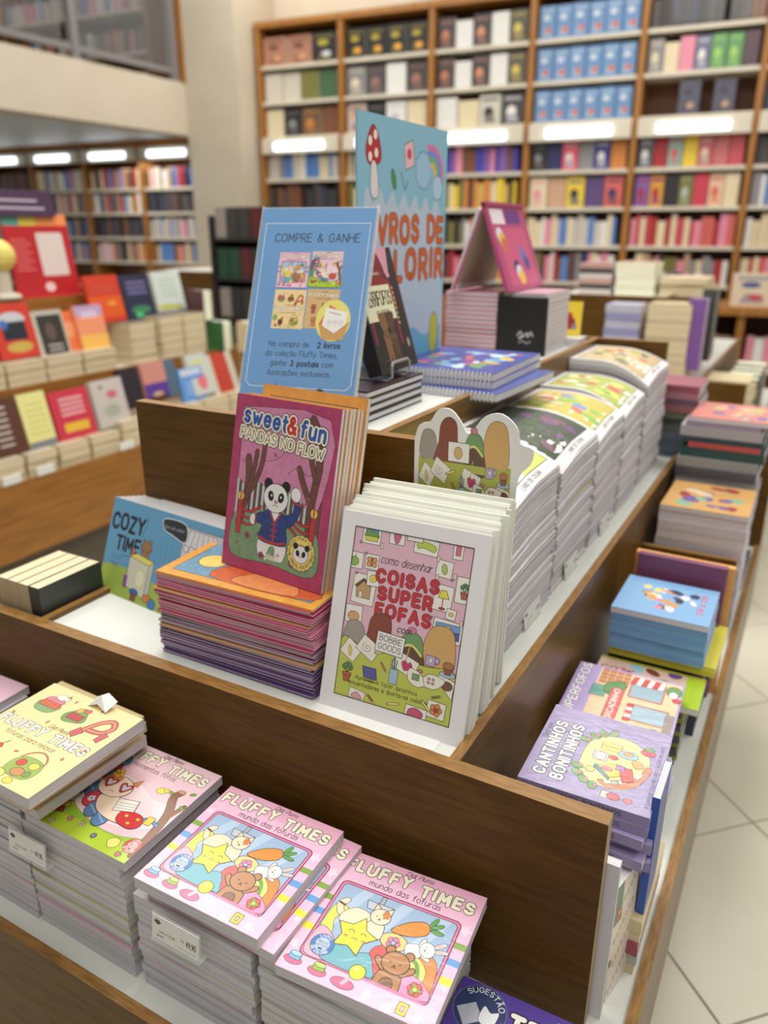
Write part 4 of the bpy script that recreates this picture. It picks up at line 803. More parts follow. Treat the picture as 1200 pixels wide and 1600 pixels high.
def art_tag():
    a = Art(100, 42); a.rect(0, 0, 100, 42, (226, 226, 220))
    for t in (-60, -30, 0, 30, 60): a.push(12, 14, 1, t); a.ell(0, -4, 1.6, 5, K); a.pop()
    a.text('R$', 66, 24, 4, K, .14); a.text('49,90', 84, 28, 10, K, .15, squeeze=.62, sp=1); a.text('LIVRO DE COLORIR', 33, 28, 3.6, K, .14, squeeze=.8, sp=.8); a.text('INFANTIL', 18, 36, 3.6, K, .14, squeeze=.8, sp=.8); a.line([(50, 36), (94, 36)], .5, K); return a

# ================================================================ BOOKS
BC = {}
def book_meshes(w, d, t, col, pages, spine='L', lvl=0, bend=None, c=0.0011, rough=.45):
    key = (round(w, 4), round(d, 4), round(t, 5), col, pages.name, spine, lvl, c)
    if key in BC: return BC[key]
    cm = mat('cover_%d_%d_%d' % col, col, rough, coat=.2)
    xs = [0, w] if not bend else [w * k / 8 for k in range(9)]; ys = [0, d] if not bend else [d * k / 5 for k in range(6)]
    f = bend or (lambda x, y: 0.0)
    def slab(mb, x0, y0, z0, x1, y1, z1, m):
        X = [x0] + [x for x in xs if x0 < x < x1] + [x1]; Y = [y0] + [y for y in ys if y0 < y < y1] + [y1]
        v = []; fc = []; nx, ny = len(X), len(Y)
        for z in (z0, z1):
            for y in Y:
                for x in X: v.append((x, y, z + f(x, y)))
        k = nx * ny
        for j in range(ny - 1):
            for i in range(nx - 1):
                a = j * nx + i; fc.append((a, a + nx, a + nx + 1, a + 1)); fc.append((k + a, k + a + 1, k + a + nx + 1, k + a + nx))
        for i in range(nx - 1): a = i; fc.append((a, a + 1, k + a + 1, k + a)); a = (ny - 1) * nx + i; fc.append((a + 1, a, k + a, k + a + 1))
        for j in range(ny - 1): a = j * nx; fc.append((a + nx, a, k + a, k + a + nx)); a = j * nx + nx - 1; fc.append((a, a + nx, k + a + nx, k + a))
        mb.add(v, fc, m)
    cv = MB(); slab(cv, 0, 0, 0, w, d, c, cm); slab(cv, 0, 0, t - c, w, d, t, cm)
    if spine == 'L': slab(cv, 0, 0, c, c, d, t - c, cm)
    if spine == 'B': slab(cv, 0, 0, c, w, c, t - c, cm)
    if spine == 'R': slab(cv, w - c, 0, c, w, d, t - c, cm)
    if spine == 'T': slab(cv, 0, d - c, c, w, d, t - c, cm)
    g = .0006 if t < .03 else .0015; pg = MB()
    slab(pg, c if spine == 'L' else g, c if spine == 'B' else g, c, w - (c if spine == 'R' else g), d - (c if spine == 'T' else g), t - c, pages)
    BC[key] = (cv.mesh('cover'), pg.mesh('page_block')); return BC[key]
def book(w, d, t, col, pages=PG_GREY, spine='L', label=None, group=None, name='book', cat='book', **k):
    r = empty(name, label, cat, group); cm, pm = book_meshes(w, d, t, col, pages, spine, **k)
    link('cover', cm, r); link('page_block', pm, r); return r
def stack(x, y, z, n, w, d, t, cols, pages, desc, where, group, spine='L', jit=.004, rz=0, name='book', seed=0, bends=None, cat='book', t_var=0, c=None):
    """n books lying on top of one another; returns the height of the pile's top and the last book"""
    rr = random.Random(seed + int(abs(x) * 999)); top = z; last = None
    for i in range(n):
        col = cols[i % len(cols)] if not callable(cols) else cols(i, rr)
        tt = t * (1 + (rr.choice((-1, 0, 1)) * t_var))
        kw = {'c': c} if c else {}
        if bends: lv = int(8 * i / n); kw.update(lvl=lv, bend=bends(lv / 8))
        if n - i <= len(ORD): lab = '%s, %s from top of %s' % (desc, ORD[n - 1 - i], where)
        last = book(w, d, tt, col, pages, spine, lab, group, name, cat, **kw)
        ux, uy = rotz(rz + rr.uniform(-1, 1) * jit * 120)
        pose(last, (x + rr.uniform(-jit, jit), y + rr.uniform(-jit, jit), top), ux, uy); top += tt
    return top, last

# ---- lower tier, front: piles of square colouring books
GP = 'square colouring books piled on the front lower shelf'
cols_f = lambda i, r: r.choice([(206, 160, 178), (176, 168, 150), (170, 168, 172), (160, 158, 162), (176, 182, 130), (180, 178, 182), (180, 178, 182), (190, 186, 190), (170, 168, 172)])
SZ = .520  # depth of the lower shelf below the rim
def shelf_pile(x, ztop, n, where, desc='grey-edged square book', y=-.35, w=.302, rz=0, seed=3, cols=cols_f):
    t = (ztop + SZ) / n; return stack(x, y, -SZ, n, w, .302, t, cols, PG_GREY, desc, where, GP, 'L', .0035, rz, seed=seed, name='colouring_book')
shelf_pile(-1.86, -.205, 16, 'the leftmost front pile', seed=11)
shelf_pile(-1.492, -.178, 17, 'the pile under the cream covers')
stack(-1.40, -.352, -.178, 3, .302, .302, .0262, [(196, 176, 130), (176, 170, 160)], PG_GREY, 'thin square book', 'the loose books under the cream pair', GP, 'L', .006, -2, name='colouring_book')
z1, _ = shelf_pile(-1.182, -.222, 15, 'the front pile under the hammock cover')
z2, _ = shelf_pile(-.852, -.268, 13, 'the middle front pile with a price tag')
z3, _ = shelf_pile(-.53, -.285, 12, 'the right-hand front pile', seed=9)
z4, _ = shelf_pile(-.212, -.422, 5, 'the low pile below the purple cover', y=-.385, w=.25, seed=5)
def art_book(x, y, z, rz, art, label, w=.302, d=.302, t=.022, col=(222, 190, 200), pages=PG_GREY, m=None, name='colouring_book', spine='L', group=None):
    b = book(w, d, t, col, pages, spine, label, group, name); art.build('cover_print', b, w, d, t, m=m); ux, uy = rotz(rz); pose(b, (x, y, z), ux, uy); return b
A_CLAW, A_HAM, A_ICON = art_claw(), art_hammock(), art_icons()
art_book(-1.862, -.34, -.205, 1, blots(100, 100, (222, 184, 200), [(206, 150, 170), (240, 220, 226), (190, 150, 120)], seed=4), 'pale pink colouring book lying at the left edge behind the cream one')
art_book(-1.350, -.402, -.0994, -2.6, A_ICON, 'cream cover with autumn drawings, the lower one of the pair at the left edge', t=.024, col=(232, 206, 150), m=PRINTW)
art_book(-1.326, -.422, -.0754, -.6, A_ICON, 'cream colouring book with autumn food drawings, topmost at the left edge', t=.026, col=(232, 206, 150), m=PRINTW)
art_book(-1.167, -.352, z1, .3, A_HAM, 'colouring book whose cover shows a cat in heart-shaped glasses in a hammock', col=(214, 190, 196))
art_book(-.812, -.346, z2, .8, A_CLAW, 'pink claw-machine colouring book jutting out beneath an identical one, middle pile', t=.020, col=(200, 90, 120))
art_book(-.792, -.349, z2 + .020, -1.2, A_CLAW, 'pink colouring book peeping out under the topmost middle one', t=.022)
art_book(-.822, -.366, z2 + .042, .8, A_CLAW, 'pink claw-machine colouring book on top of the middle pile, lying flat', t=.026)
art_book(-.535, -.345, z3, .0, A_HAM, 'hammock colouring book half hidden under the right-hand pink claw-machine one', t=.022, col=(140, 170, 70))
art_book(-.484, -.361, z3 + .022, 4.2, A_CLAW, 'rightmost pink claw-machine colouring book, turned slightly and shrink-wrapped', t=.023, m=PRINTW)
art_book(-.215, -.395, z4, 2, art_purple(), 'purple book with a round dark blue recommendation sticker, bottom edge of the photo', col=(84, 60, 150), m=PRINTW)
# crumpled tape scrap on the cream book
b = MB(); b.add([(0, 0, 0), (.03, .004, .012), (.064, -.004, .004), (.07, .03, .016), (.036, .036, .026), (.004, .03, .01), (.034, .016, .03)], [(0, 1, 6), (1, 2, 6), (2, 3, 6), (3, 4, 6), (4, 5, 6), (5, 0, 6), (0, 5, 4, 3, 2, 1)], WHITEP)
o = b.obj('crumpled_tape'); tag(o, 'scrap of crumpled white plastic wrap at the back edge of the cream book', 'wrapper'); o.location = (-1.175, -.148, -.0492)

TAG = art_tag()
def price_tag(x, y, z, ux, label, w=.118, h=.054, lean=.12):
    r = empty('price_tag', label, 'price tag', None)
    MB().box((-.003, -.004, -.002), (w + .003, h + .004, -.0008), CLEAR).obj('sleeve', r); MB().box((0, 0, -.0008), (w, h, .001), WHITEP).obj('card', r)
    TAG.build('print', r, w, h, .001, thick=.0003); MB().box((-.003, -.007, -.02), (w + .003, -.004, .002), CLEAR).obj('foot', r)
    pose(r, (x, y, z), ux, (-ux[1] * -lean, ux[0] * lean, 1)); return r
price_tag(-1.212, -.374, -.302, (1, 0, 0), 'white price tag reading 49,90 on the pile under the hammock book')
price_tag(-.765, -.386, -.302, (1, 0, 0), 'white price tag reading 49,90 on the pile under the middle claw-machine book')
for y, lab in ((.63, 'nearest'), (1.0, 'middle'), (1.42, 'farthest')):
    price_tag(-.377, y, -.010, (0, 1, 0), '%s of the three small price tags standing on the shelf by the white stacks' % lab, w=.13, h=.05, lean=-.12)

# ---- middle tier, front right: the leaning row of drawing books with the cut-out card behind
n = 22; v0 = math.radians(16.7); A_D = art_drawing_book()
for i in range(n):
    k = i / (n - 1); a = v0 * (1 - k) + math.radians(3.2) * k; rr = random.Random(i)
    dx = -.022 * k + (rr.uniform(-.006, .006) if i else 0) + (.010 if i in (3, 4, 9, 10, 11) else 0)
    b = book(.350, .449, .0085, (228, 228, 226), PG_CREAM, 'L', 'white-bordered drawing book with a pink and green cover at the front of the leaning row' if i == 0 else 'white drawing book, %s behind the front one in the leaning row' % ORD[i - 1], 'drawing books leaning in a row', 'drawing_book')
    ux = (1, .026, 0); uy = (0, math.sin(a), math.cos(a)); nrm = Vector(ux).cross(Vector(uy)).normalized()
    o = Vector((-.676 + dx, .083 + i * .0132, -.015)) - nrm * .0085 + Vector(uy) * (rr.uniform(0, .004) + (.007 if i % 5 == 4 else 0)) * (i > 0); pose(b, o, ux, uy)
    if i == 0: A_D.build('cover_print', b, .350, .449, .0085)
MB().box((0, 0, 0), (.338, .0016, .004), WHITEP)
o = MB().box((-.68, .062, -.0149), (-.37, .3, -.0135), WHITEP).obj('paper_sheet'); tag(o, 'white paper sheet lying under the leaning row of drawing books', 'paper'); o.rotation_euler = (0, 0, math.radians(1.2))
r = empty('display_card', 'die-cut white card with green table drawing standing behind the leaning drawing books', 'display card')
ol = [(.0, 0), (.255, 0), (.257, .34), (.262, .42), (.288, .455), (.292, .49), (.262, .50), (.252, .535), (.215, .562), (.175, .552), (.152, .522), (.135, .508), (.118, .532), (.092, .558), (.060, .556), (.040, .526), (.012, .515), (.0, .48)]
ol = ol[:2] + smooth(ol[2:], 3)
def plate(ol, t, m, name, parent):
    n_ = len(ol); b = MB(); v = [(x, y, 0) for x, y in ol] + [(x, y, t) for x, y in ol]
    b.add(v, [tuple(range(n_))[::-1], tuple(range(n_, 2 * n_))] + [(i, (i + 1) % n_, n_ + (i + 1) % n_, n_ + i) for i in range(n_)], m); return b.obj(name, parent)
plate(ol, .005, WHITEP, 'card', r)
A_C = art_cutout(); A_C.build('print', r, .250, .34, .005, x=.004, y=.24)
pose(r, (-.619, .436, .055), (1, .0, 0), (0, .012, 1))

# ---- middle tier, front left: activity magazines, panda books, landscape books, paperbacks
def mag_cols(i, r):
    if i < 14: return (96, 62, 120) if r.random() < .8 else (150, 110, 160)
    if i in (15, 16): return (212, 146, 62)
    if i < 22: return r.choice([(70, 66, 110), (150, 40, 84), (170, 150, 165)])
    if i in (36, 37, 44, 45): return (222, 160, 72)
    return (186, 58, 102) if r.random() < .8 else (222, 130, 160)
zt, _ = stack(-1.157, .085, -.015, 44, .46, .34, .00495, mag_cols, PG_GREY, 'thin colouring magazine', 'the magazine pile under the panda books', 'magazines in the pile under the panda books', 'T', .006, 1.0, name='magazine', cat='magazine')
art_book(-1.157, .09, zt, 1.4, art_magazine(), 'orange-bordered magazine lying on top of the pile under the panda books', .46, .345, .006, (222, 160, 72), name='magazine', spine='B', m=PRINTG)
zt += .006
pu = Vector((.322, -.034, 0)).normalized(); pv = Vector((.036, .092, .415)).normalized(); pn = pu.cross(pv).normalized()
for i in range(7):
    col = (176, 60, 104) if i == 0 else (214, 150, 70)
    b = book(.324, .427, .0118, col, PG_WHITE, 'L', 'pink-bordered book with a panda in a blue jacket, front of the leaning bundle' if i == 0 else 'orange-bordered book, %s behind the panda cover' % ORD[i - 1], None if i == 0 else 'orange books behind the panda cover', 'colouring_book')
    rr = random.Random(i + 40); o = Vector((-1.045, .205, zt + .002)) - pn * (.0118 * (i + 1)) + pu * (.002 * i + rr.uniform(-.002, .002)) + (pv * (.030 if i == 6 else rr.uniform(0, .005)) if i else Vector())
    pose(b, o, pu, pv)
    if i == 0: art_panda().build('cover_print', b, .324, .427, .0118, m=PRINTG)
    if i == 6:
        a = Art(100, 131); a.rect(0, 0, 100, 131, (214, 150, 66)); a.rect(8, 8, 92, 123, (110, 176, 176), K, .5); a.text('sweet & fun', 50, 24, 9, (206, 60, 60), .2, CR, .12, sp=1); a.build('cover_print', b, .324, .427, .0118, m=PRINTG)
cu = Vector((.480, -.055, 0)).normalized(); cvv = Vector((.004, .1, .262)).normalized(); cn = cu.cross(cvv).normalized(); A_Z = art_cozy()
for i in range(7):
    b = book(.487, .283, .0122, (224, 224, 222), PG_WHITE, 'L', 'blue landscape colouring book with a bear on a washing machine, front of its row' if i == 0 else 'white landscape colouring book, %s behind the blue cover' % ORD[i - 1], 'landscape colouring books leaning behind the blue cover' if i else None, 'colouring_book')
    pose(b, Vector((-1.595 + .006 * i, .262, -.0145)) - cn * (.0122 * (i + 1)) + Vector((0, .003 * i, .002 * i)), cu, cvv)
    if i == 0: A_Z.build('cover_print', b, .487, .283, .0122)
stack(-1.93, .07, -SZ, 6, .35, .25, .042, [(40, 44, 40), (120, 60, 50)], PG_TAN, 'thick paperback', 'the pile under the upright paperbacks', 'paperbacks under the upright ones', name='paperback')
A_BK = Art(60, 100); A_BK.rect(0, 0, 60, 100, (44, 50, 48)); [A_BK.line([(8, 30 + 7 * i), (52 - (i % 3) * 6, 30 + 7 * i)], 1.4, (120, 126, 122)) for i in range(7)]; A_BK.rect(8, 84, 26, 95, (190, 190, 180))
for i, x in enumerate((-1.612, -1.657, -1.702, -1.747)):
    b = book(.215, .34, .043, (44, 50, 48) if i == 0 else (176, 160, 126), PG_TAN, 'L', 'thick paperback standing upright at the left end of the shelf, %s from the right' % ORD[i], 'upright paperbacks at the left edge', 'paperback')
    pose(b, (x, .268, -.264), (0, -1, 0), (0, 0, 1)); b.location = (x + .043, .268, -.264)
    M = Matrix(((0, 0, 1, x), (-1, 0, 0, .268), (0, 1, 0, -.262), (0, 0, 0, 1)))
    # spine at the far end, fore edge to the viewer, back cover to the right
    M = Matrix(((0, 0, 1, x), (1, 0, 0, .048), (0, 1, 0, -.262), (0, 0, 0, 1))); b.matrix_basis = M
    if i == 0: A_BK.build('cover_print', b, .215, .34, .043)

# ---- middle tier, right: tall sagging stacks of white colouring books
def bends(lv):
    def f(x, y, w=.335, d=.38): k = max(0, x / w - .35) / .65; return -.064 * lv * k * k * (1 + .5 * max(0, 1 - y / (.5 * d)))
    return f
GW = 'white colouring books in the tall sagging stacks'
YC = [(232, 222, 120), (150, 190, 90), (214, 110, 90), (190, 206, 110), (240, 236, 220)]
def white_stack(y, d, ztop, n, where, art, label, seed, wrap=None):
    t = (ztop + .015) / n; z, _ = stack(-.712, y, -.015, n - 1, .328, d, t, lambda i, r: r.choice([(216, 214, 216), (206, 200, 206), (196, 186, 190)] + ([(190, 180, 90)] if r.random() < .1 else [])), PG_WRAP, 'white colouring book', where, GW, 'L', .005, 0, seed=seed, bends=bends, name='colouring_book')
    b = book(.328, d, t, (232, 230, 228), PG_WHITE, 'L', label, None, 'colouring_book', lvl=9, bend=bends(1)); art.build('cover_print', b, .328, d, t, m=wrap, bend=bends(1), thick=.002); pose(b, (-.712, y, z))
def framed(seed, cols, base=(206, 214, 110), W=100, H=118, n=26):
    a = blots(W, H, base, cols, n, seed, 5, 12, .16); 
    for r_ in ((0, 0, W, 7), (0, H - 7, W, H), (0, 0, 7, H), (W - 9, 0, W, H)): a.rect(*r_, (234, 232, 230))
    a.line([(7, 7), (W - 9, 7), (W - 9, H - 7), (7, H - 7)], .5, K, closed=True); a.push(W - 3, H / 2, 1, -90); a.text('LIVRO DE COLORIR', 0, 0, 3.4, K, .12); a.pop(); return a
white_stack(.482, .375, .455, 36, 'the nearest tall white stack', framed(2, YC), 'white-framed green and yellow cover on the nearest tall stack behind the cut-out card', 1)
white_stack(.880, .385, .452, 36, 'the second tall white stack', framed(5, [(70, 90, 60), (110, 80, 120), (60, 70, 60), (130, 90, 110)], (70, 84, 66)), 'glossy dark green and purple cover on the second tall white stack', 2, PRINTW)
white_stack(1.29, .36, .440, 33, 'the third tall white stack', framed(8, YC + [(130, 150, 206)], (206, 190, 96)), 'yellow picnic-coloured cover on the third tall white stack', 3)
white_stack(1.665, .33, .450, 30, 'the fourth tall white stack', framed(9, YC + [(206, 90, 80)], (180, 190, 100)), 'green and orange cover on the fourth tall white stack', 4)
white_stack(2.04, .44, .500, 26, 'the farthest tall white stack', framed(12, [(206, 110, 90), (220, 200, 150), (180, 190, 80), (120, 130, 110)], (206, 186, 140)), 'tan and coral cover on the farthest, highest white stack', 5)
zt, _ = stack(-.47, 2.60, -.015, 11, .22, .28, .031, [(84, 100, 116), (96, 112, 128), (88, 100, 110), (104, 118, 132), (90, 104, 96), (70, 84, 70), (110, 124, 90), (150, 96, 100), (104, 78, 96), (176, 120, 128), (150, 84, 100)], PG_WHITE, 'grey hardback', 'the stack ending the middle shelf', 'hardbacks at the far end of the middle shelf', 'B', .008, name='hardback')

# ---- right-hand channel of the lower tier
lil = (158, 146, 184); A_R = art_room(); GL = 'lilac colouring books piled at the right corner'
z_, _ = stack(-.262, .17, -SZ, 5, .325, .26, .0318, [(206, 190, 150), (170, 180, 170), (150, 60, 80), (214, 200, 170)], PG_CREAM, 'wrapped cream book', 'the pile supporting the lilac books', 'books under the lilac pile', 'B', .004, name='wrapped_book')
stack(-.262, .19, z_, 4, .26, .22, .0315, [(206, 190, 150), (170, 180, 170)], PG_CREAM, 'cream book', 'the small pile supporting the lilac books', 'books under the lilac pile', 'B', .006, name='wrapped_book')
zt = -.232
for i in range(6):
    tt = .0235; b = book(.272, .30, tt, lil, PG_WHITE, 'B', ('lilac colouring book with a round room on its cover, top of the right corner pile' if i == 5 else 'lilac colouring book, %s from the top of the right corner pile' % ORD[5 - i]), GL if i < 5 else None, 'colouring_book')
    rr = random.Random(i); ux, uy = rotz([3, -2, 2, -1, 2, 1.5][i]); pose(b, (-.222 + [.012, .0, .01, -.006, .0, 0][i], .155 + rr.uniform(-.006, .006), zt), ux, uy)
    sp = art_spine('CANTINHOS BONITINHOS', 100, 8.6, (150, 138, 176), (60, 50, 70), 3.6); q = sp.build('spine_print', b, .272, tt, 0); pose(q, (0, -.0003, 0), (1, 0, 0), (0, 0, 1))
    if i == 5: A_R.build('cover_print', b, .272, .30, tt, m=PRINTW)
    zt += tt
b = book(.30, .40, .02, (216, 214, 218), PG_WHITE, 'R', 'white-spined book standing upright against the end of the front board', None, 'book'); pose(b, (-.277, .06, -SZ), (1, 0, 0), (0, 0, 1))
sp = Art(100, 6); sp.rect(0, 0, 100, 6, (212, 210, 216)); sp.text('ZIG & LUZ', 14, 5, 3.6, K, .14); sp.text('COLORIR EM CASA', 66, 4.6, 2.4, K, .12)
a = Art(100, 4); a.rect(0, 0, 100, 4, (216, 214, 218)); a.text('LUZ & ZIG', 12, 3.2, 2.4, K, .16); a.text('pinte e brinque', 74, 3, 1.8, K, .14); q = a.build('spine_print', b, .40, .02, 0); pose(q, (.3004, .0, .02), (0, 1, 0), (0, 0, -1))
b = book(.11, .30, .020, (232, 222, 206), PG_WHITE, 'R', 'shrink-wrapped cream book with an oval pattern, on edge behind the white-spined book', None, 'book')
a = Art(100, 120); a.rect(0, 0, 100, 120, (232, 220, 204)); [a.ell(8 + (i * 29) % 84, 8 + (i * 43) % 104, 4, 2.4, (206, 180, 160), (150, 130, 110), .5) for i in range(40)]; a.rect(0, 0, 36, 40, (60, 120, 80)); a.flower(24, 30, 9, (206, 70, 80)); a.rect(0, 74, 10, 82, (96, 120, 70)); a.build('cover_print', b, .11, .30, .020, m=PRINTW)
pose(b, (.003, .085, -SZ), (.22, 1, 0), (-.02, 0, 1))
for x, y0, y1, h, col, lab in ((.060, .19, .32, .30, (44, 84, 168), 'blue book standing upright at the right end of the lilac pile'),):
    b = book(y1 - y0, h, .016, col, PG_WHITE, 'L', lab, None, 'book'); pose(b, (x - .014, y0, z_ + .002), (0, 1, 0), (0, 0, 1))
    q = Art(10, 100); q.rect(0, 0, 10, 100, col); q.rect(0, 0, 10, 12, (150, 44, 64)); q.rect(0, 62, 10, 100, (150, 44, 64)); q.push(7, 38, 1, -90); q.text('COLORIR', 0, 0, 5, (220, 220, 230), .2); q.pop(); q = q.build('spine_print', b, .016, h, 0); pose(q, (-.0003, 0, 0.0), (0, 0, 1), (0, 1, 0)); pose(q, (-.0003, 0, .016), (0, 0, -1), (0, 1, 0))
zt, _ = stack(-.272, .62, -SZ, 12, .27, .30, .0225, [(190, 176, 206), (206, 190, 170)], PG_WHITE, 'lilac colouring book', 'the pile under the little shop cover', 'books under the shop cover', 'B', .006, name='colouring_book')
art_book(-.275, .62, zt, 2, art_shop(), 'lilac book with a little grocery shop cover, behind the round room book', .30, .30, .02, lil, PG_WHITE, PRINTW)
zt, _ = stack(-.262, .94, -SZ, 10, .28, .17, .0215, [(70, 66, 84), (150, 170, 60)], PG_WHITE, 'green book', 'the pile under the lime green cover', 'books under the lime green cover', 'B', .006, name='colouring_book')
a = blots(100, 56, (214, 186, 170), [(60, 96, 60), (120, 60, 40), (206, 90, 60), (150, 190, 206), (110, 70, 140)], 18, 6, 5, 10, .1); a.rect(84, 0, 100, 56, (166, 196, 40)); a.rect(0, 0, 100, 4, (170, 166, 50)); a.text('COZY', 20, 24, 8, (176, 70, 80), .2)
art_book(-.255, .90, zt, 1, a, 'lime green edged book with a brown and pink cover, behind the shop cover', .315, .185, .02, (166, 196, 40), PG_WHITE)
zt, _ = stack(-.250, 1.12, -SZ, 8, .29, .26, .030, [(44, 44, 72), (50, 48, 76)], PG_WHITE, 'navy book', 'the dark pile in the right channel', 'navy books in the right channel', 'B', .006, name='hardback')
zt, _ = stack(-.245, 1.10, zt, 2, .32, .30, .016, [(206, 196, 64), (214, 206, 80)], PG_WHITE, 'yellow book with birds', 'the pair under the blue pile', 'yellow books under the blue pile', 'B', .004)
GBL = 'light blue books in the right channel'
zt, _ = stack(-.245, 1.085, zt, 7, .285, .265, .0175, [(112, 160, 206), (120, 168, 212)], PG_WHITE, 'light blue book', 'the blue pile in the right channel', GBL, 'B', .003, name='colouring_book')
a = blots(100, 92, (126, 172, 214), [(232, 222, 226), (40, 44, 70), (226, 130, 150), (232, 214, 120), (206, 150, 90)], 30, 7, 4, 9, .22); a.text('FADA', 50, 16, 1, K, .1); a.push(90, 44, 1, -90); a.text('COR & COR', 0, 0, 6, (206, 60, 90), .2); a.pop()
art_book(-.247, 1.08, zt, 0, a, 'light blue book with a fairy-tale picture, top of the blue pile', .287, .27, .02, (120, 168, 212), PG_WHITE)
b = book(.285, .48, .03, (120, 64, 96), PG_WHITE, 'T', 'maroon book standing on edge behind the blue pile', None, 'book'); pose(b, (-.235, 1.415, -SZ), (1, -.02, 0), (0, 0.02, 1))
b = book(.32, .47, .03, (222, 160, 90), PG_TAN, 'T', 'orange book standing on edge behind the maroon one', None, 'book'); pose(b, (-.25, 1.455, -SZ), (1, -.02, 0), (0, 0.02, 1))
zt, _ = stack(-.262, 1.91, -SZ, 12, .325, .36, .0395, [(196, 190, 196), (206, 200, 204)], PG_GREY, 'thick grey-edged book', 'the pile behind the small wooden divider', 'grey-edged books behind the divider', 'B', .004, name='hardback')
art_book(-.262, 1.91, zt, 0, blots(100, 100, (206, 160, 96), [(110, 90, 150), (120, 180, 150), (226, 206, 180), (150, 60, 60)], 20, 9, 6, 12), 'tan and violet patterned book on the pile behind the small divider', .325, .36, .02, (206, 150, 84), PG_GREY)
zt, _ = stack(-.28, 2.36, -SZ, 14, .33, .42, .0415, [(84, 84, 90), (150, 150, 150), (60, 84, 80), (190, 186, 180)], PG_GREY, 'large hardback', 'the farthest pile of the right channel', 'large hardbacks at the far end of the right channel', 'B', .012, name='hardback')
for i, (col, dz) in enumerate((((30, 72, 72), .045), ((190, 80, 76), .022), ((40, 66, 74), .026), ((170, 166, 170), .045), ((150, 140, 160), .02))):
    b = book([.34, .29, .33, .33, .3][i], .38, dz, col, PG_WHITE, 'B', '%s hardback on the farthest pile of the right channel' % ['dark teal', 'coral red', 'slate blue', 'light grey', 'mauve'][i], None, 'hardback'); pose(b, (-.275 + [0, .03, 0, -.01, .01][i], 2.37, zt)); zt += dz
art_book(-.255, 2.37, zt, 0, blots(100, 100, (206, 130, 120), [(120, 110, 160), (226, 170, 150), (190, 190, 120)], 18, 13, 6, 12), 'coral pink patterned book on top of the farthest pile of the right channel', .33, .36, .02, (140, 60, 60), PG_WHITE)

# ---- top tier
r = empty('sign_board', 'blue promotional sign with small book pictures in a clear sleeve, standing on the top tier', 'sign')
A_S = art_sign(); su = Vector((.314, .072, 0)).normalized(); sv = Vector((-.060, .212, .469)).normalized()
MB().box((0, 0, 0), (.322, .520, .004), mat('sign_card', (110, 156, 204), .5)).obj('panel', r); A_S.build('print', r, .322, .520, .004)
MB().box((-.004, -.004, -.004), (.328, .526, -.001), CLEAR).obj('sleeve_back', r)
b = MB(); b.box((-.004, -.004, -.004), (0, .526, .009), CLEAR); b.obj('sleeve_edge', r); MB().box((.322, -.004, -.004), (.328, .526, .009), CLEAR).obj('sleeve_edge', r)
pose(r, (-1.150, .445, .583), su, sv)
zt, _ = stack(-1.08, .58, .515, 4, .245, .33, .0215, [(30, 28, 32), (52, 24, 34)], PG_WHITE, 'black-covered book', 'the small pile under the cinema cover', 'black books on the top tier', 'L', .004, name='colouring_book', c=.0048)
tu = Vector((-.04, 1, 0)).normalized(); tv = Vector((-.30, .0, 1)).normalized()
for i in range(3):
    b = book(.24, .345, .014, (34, 30, 34), PG_WHITE, 'L', 'dark book showing two brown teddies under a cinema sign, on a wire stand' if i == 0 else 'black book, %s behind the cinema cover' % ORD[i - 1], 'black books behind the cinema cover' if i else None, 'colouring_book')
    nn = tu.cross(tv).normalized(); pose(b, Vector((-.855, .70, zt + .022)) - nn * .014 * (i + 1), tu, tv)
    if i == 0: art_cinema().build('cover_print', b, .24, .345, .014, m=PRINTW)
b = MB(); z0 = zt + .004
b.tube([(-.98, .72, z0), (-.85, .72, z0), (-.835, .72, z0 + .012), (-.835, .72, z0 + .042), (-.838, .73, z0 + .05), (-.840, .82, z0 + .05), (-.838, .83, z0 + .042), (-.838, .83, z0 + .012), (-.85, .83, z0), (-.98, .83, z0), (-1.03, .78, z0 + .22), (-1.03, .77, z0 + .22), (-.98, .72, z0)], .004, WIRE)
tag(b.obj('wire_bookstand'), 'small wire book stand holding the cinema book', 'book stand')
# tall lettered standee
r = empty('standee', 'tall light blue standee with large orange lettering and a red mushroom', 'sign')
MB().box((0, 0, -.006), (.60, .80, 0), mat('standee_board', (138, 190, 212), .55)).obj('panel', r); A_L = art_standee(); A_L.build('print', r, .60, .80, 0, m=PRINTM, thick=.001)
b = MB(); b.add([(.05, 0, -.006), (.05, .3, -.006), (.05, 0, -.06), (.055, 0, -.006), (.055, .3, -.006), (.055, 0, -.06)], [(0, 1, 2), (3, 5, 4), (0, 3, 4, 1), (1, 4, 5, 2), (2, 5, 3, 0)], WHITEP); b.obj('strut', r)
pose(r, (-1.045, .885, .515), (0, 1, 0), (0.01, 0, 1))
for i in range(3):
    b = book(.37, .48, .024, (64, 78, 150), PG_WHITE, 'L', ['lowest blue spiral-bound book on the top tier', 'middle blue spiral-bound book on the top tier', 'topmost blue spiral-bound book with a colourful cover on the top tier'][i], None, 'spiral_book')
    ux, uy = rotz([-3, 1, 1.5][i]); pose(b, (-1.035 + [.035, .0, .0][i], 1.03 + [-.01, .02, .02][i], .515 + .0245 * i), ux, uy)
    if i == 2:
        a = blots(100, 128, (62, 76, 156), [(110, 160, 110), (206, 110, 70), (232, 196, 90), (120, 180, 220), (150, 80, 150), (200, 226, 236)], 34, 15, 4, 11, .16); a.text('AMIGOS', 50, 30, 6, (230, 230, 240), .2); a.build('cover_print', b, .37, .48, .024, thick=.001)
    m_ = MB()
    for k in range(26):
        x = .012 + k * .0138; m_.tube([(x + .004 * math.cos(t) * 0, -.001 + .010 * math.cos(t), .012 + .0145 * math.sin(t)) for t in [q * math.pi / 4 for q in range(9)]], .0013, WHITEP, 4)
    m_.obj('spiral', b)['kind'] = 'stuff'
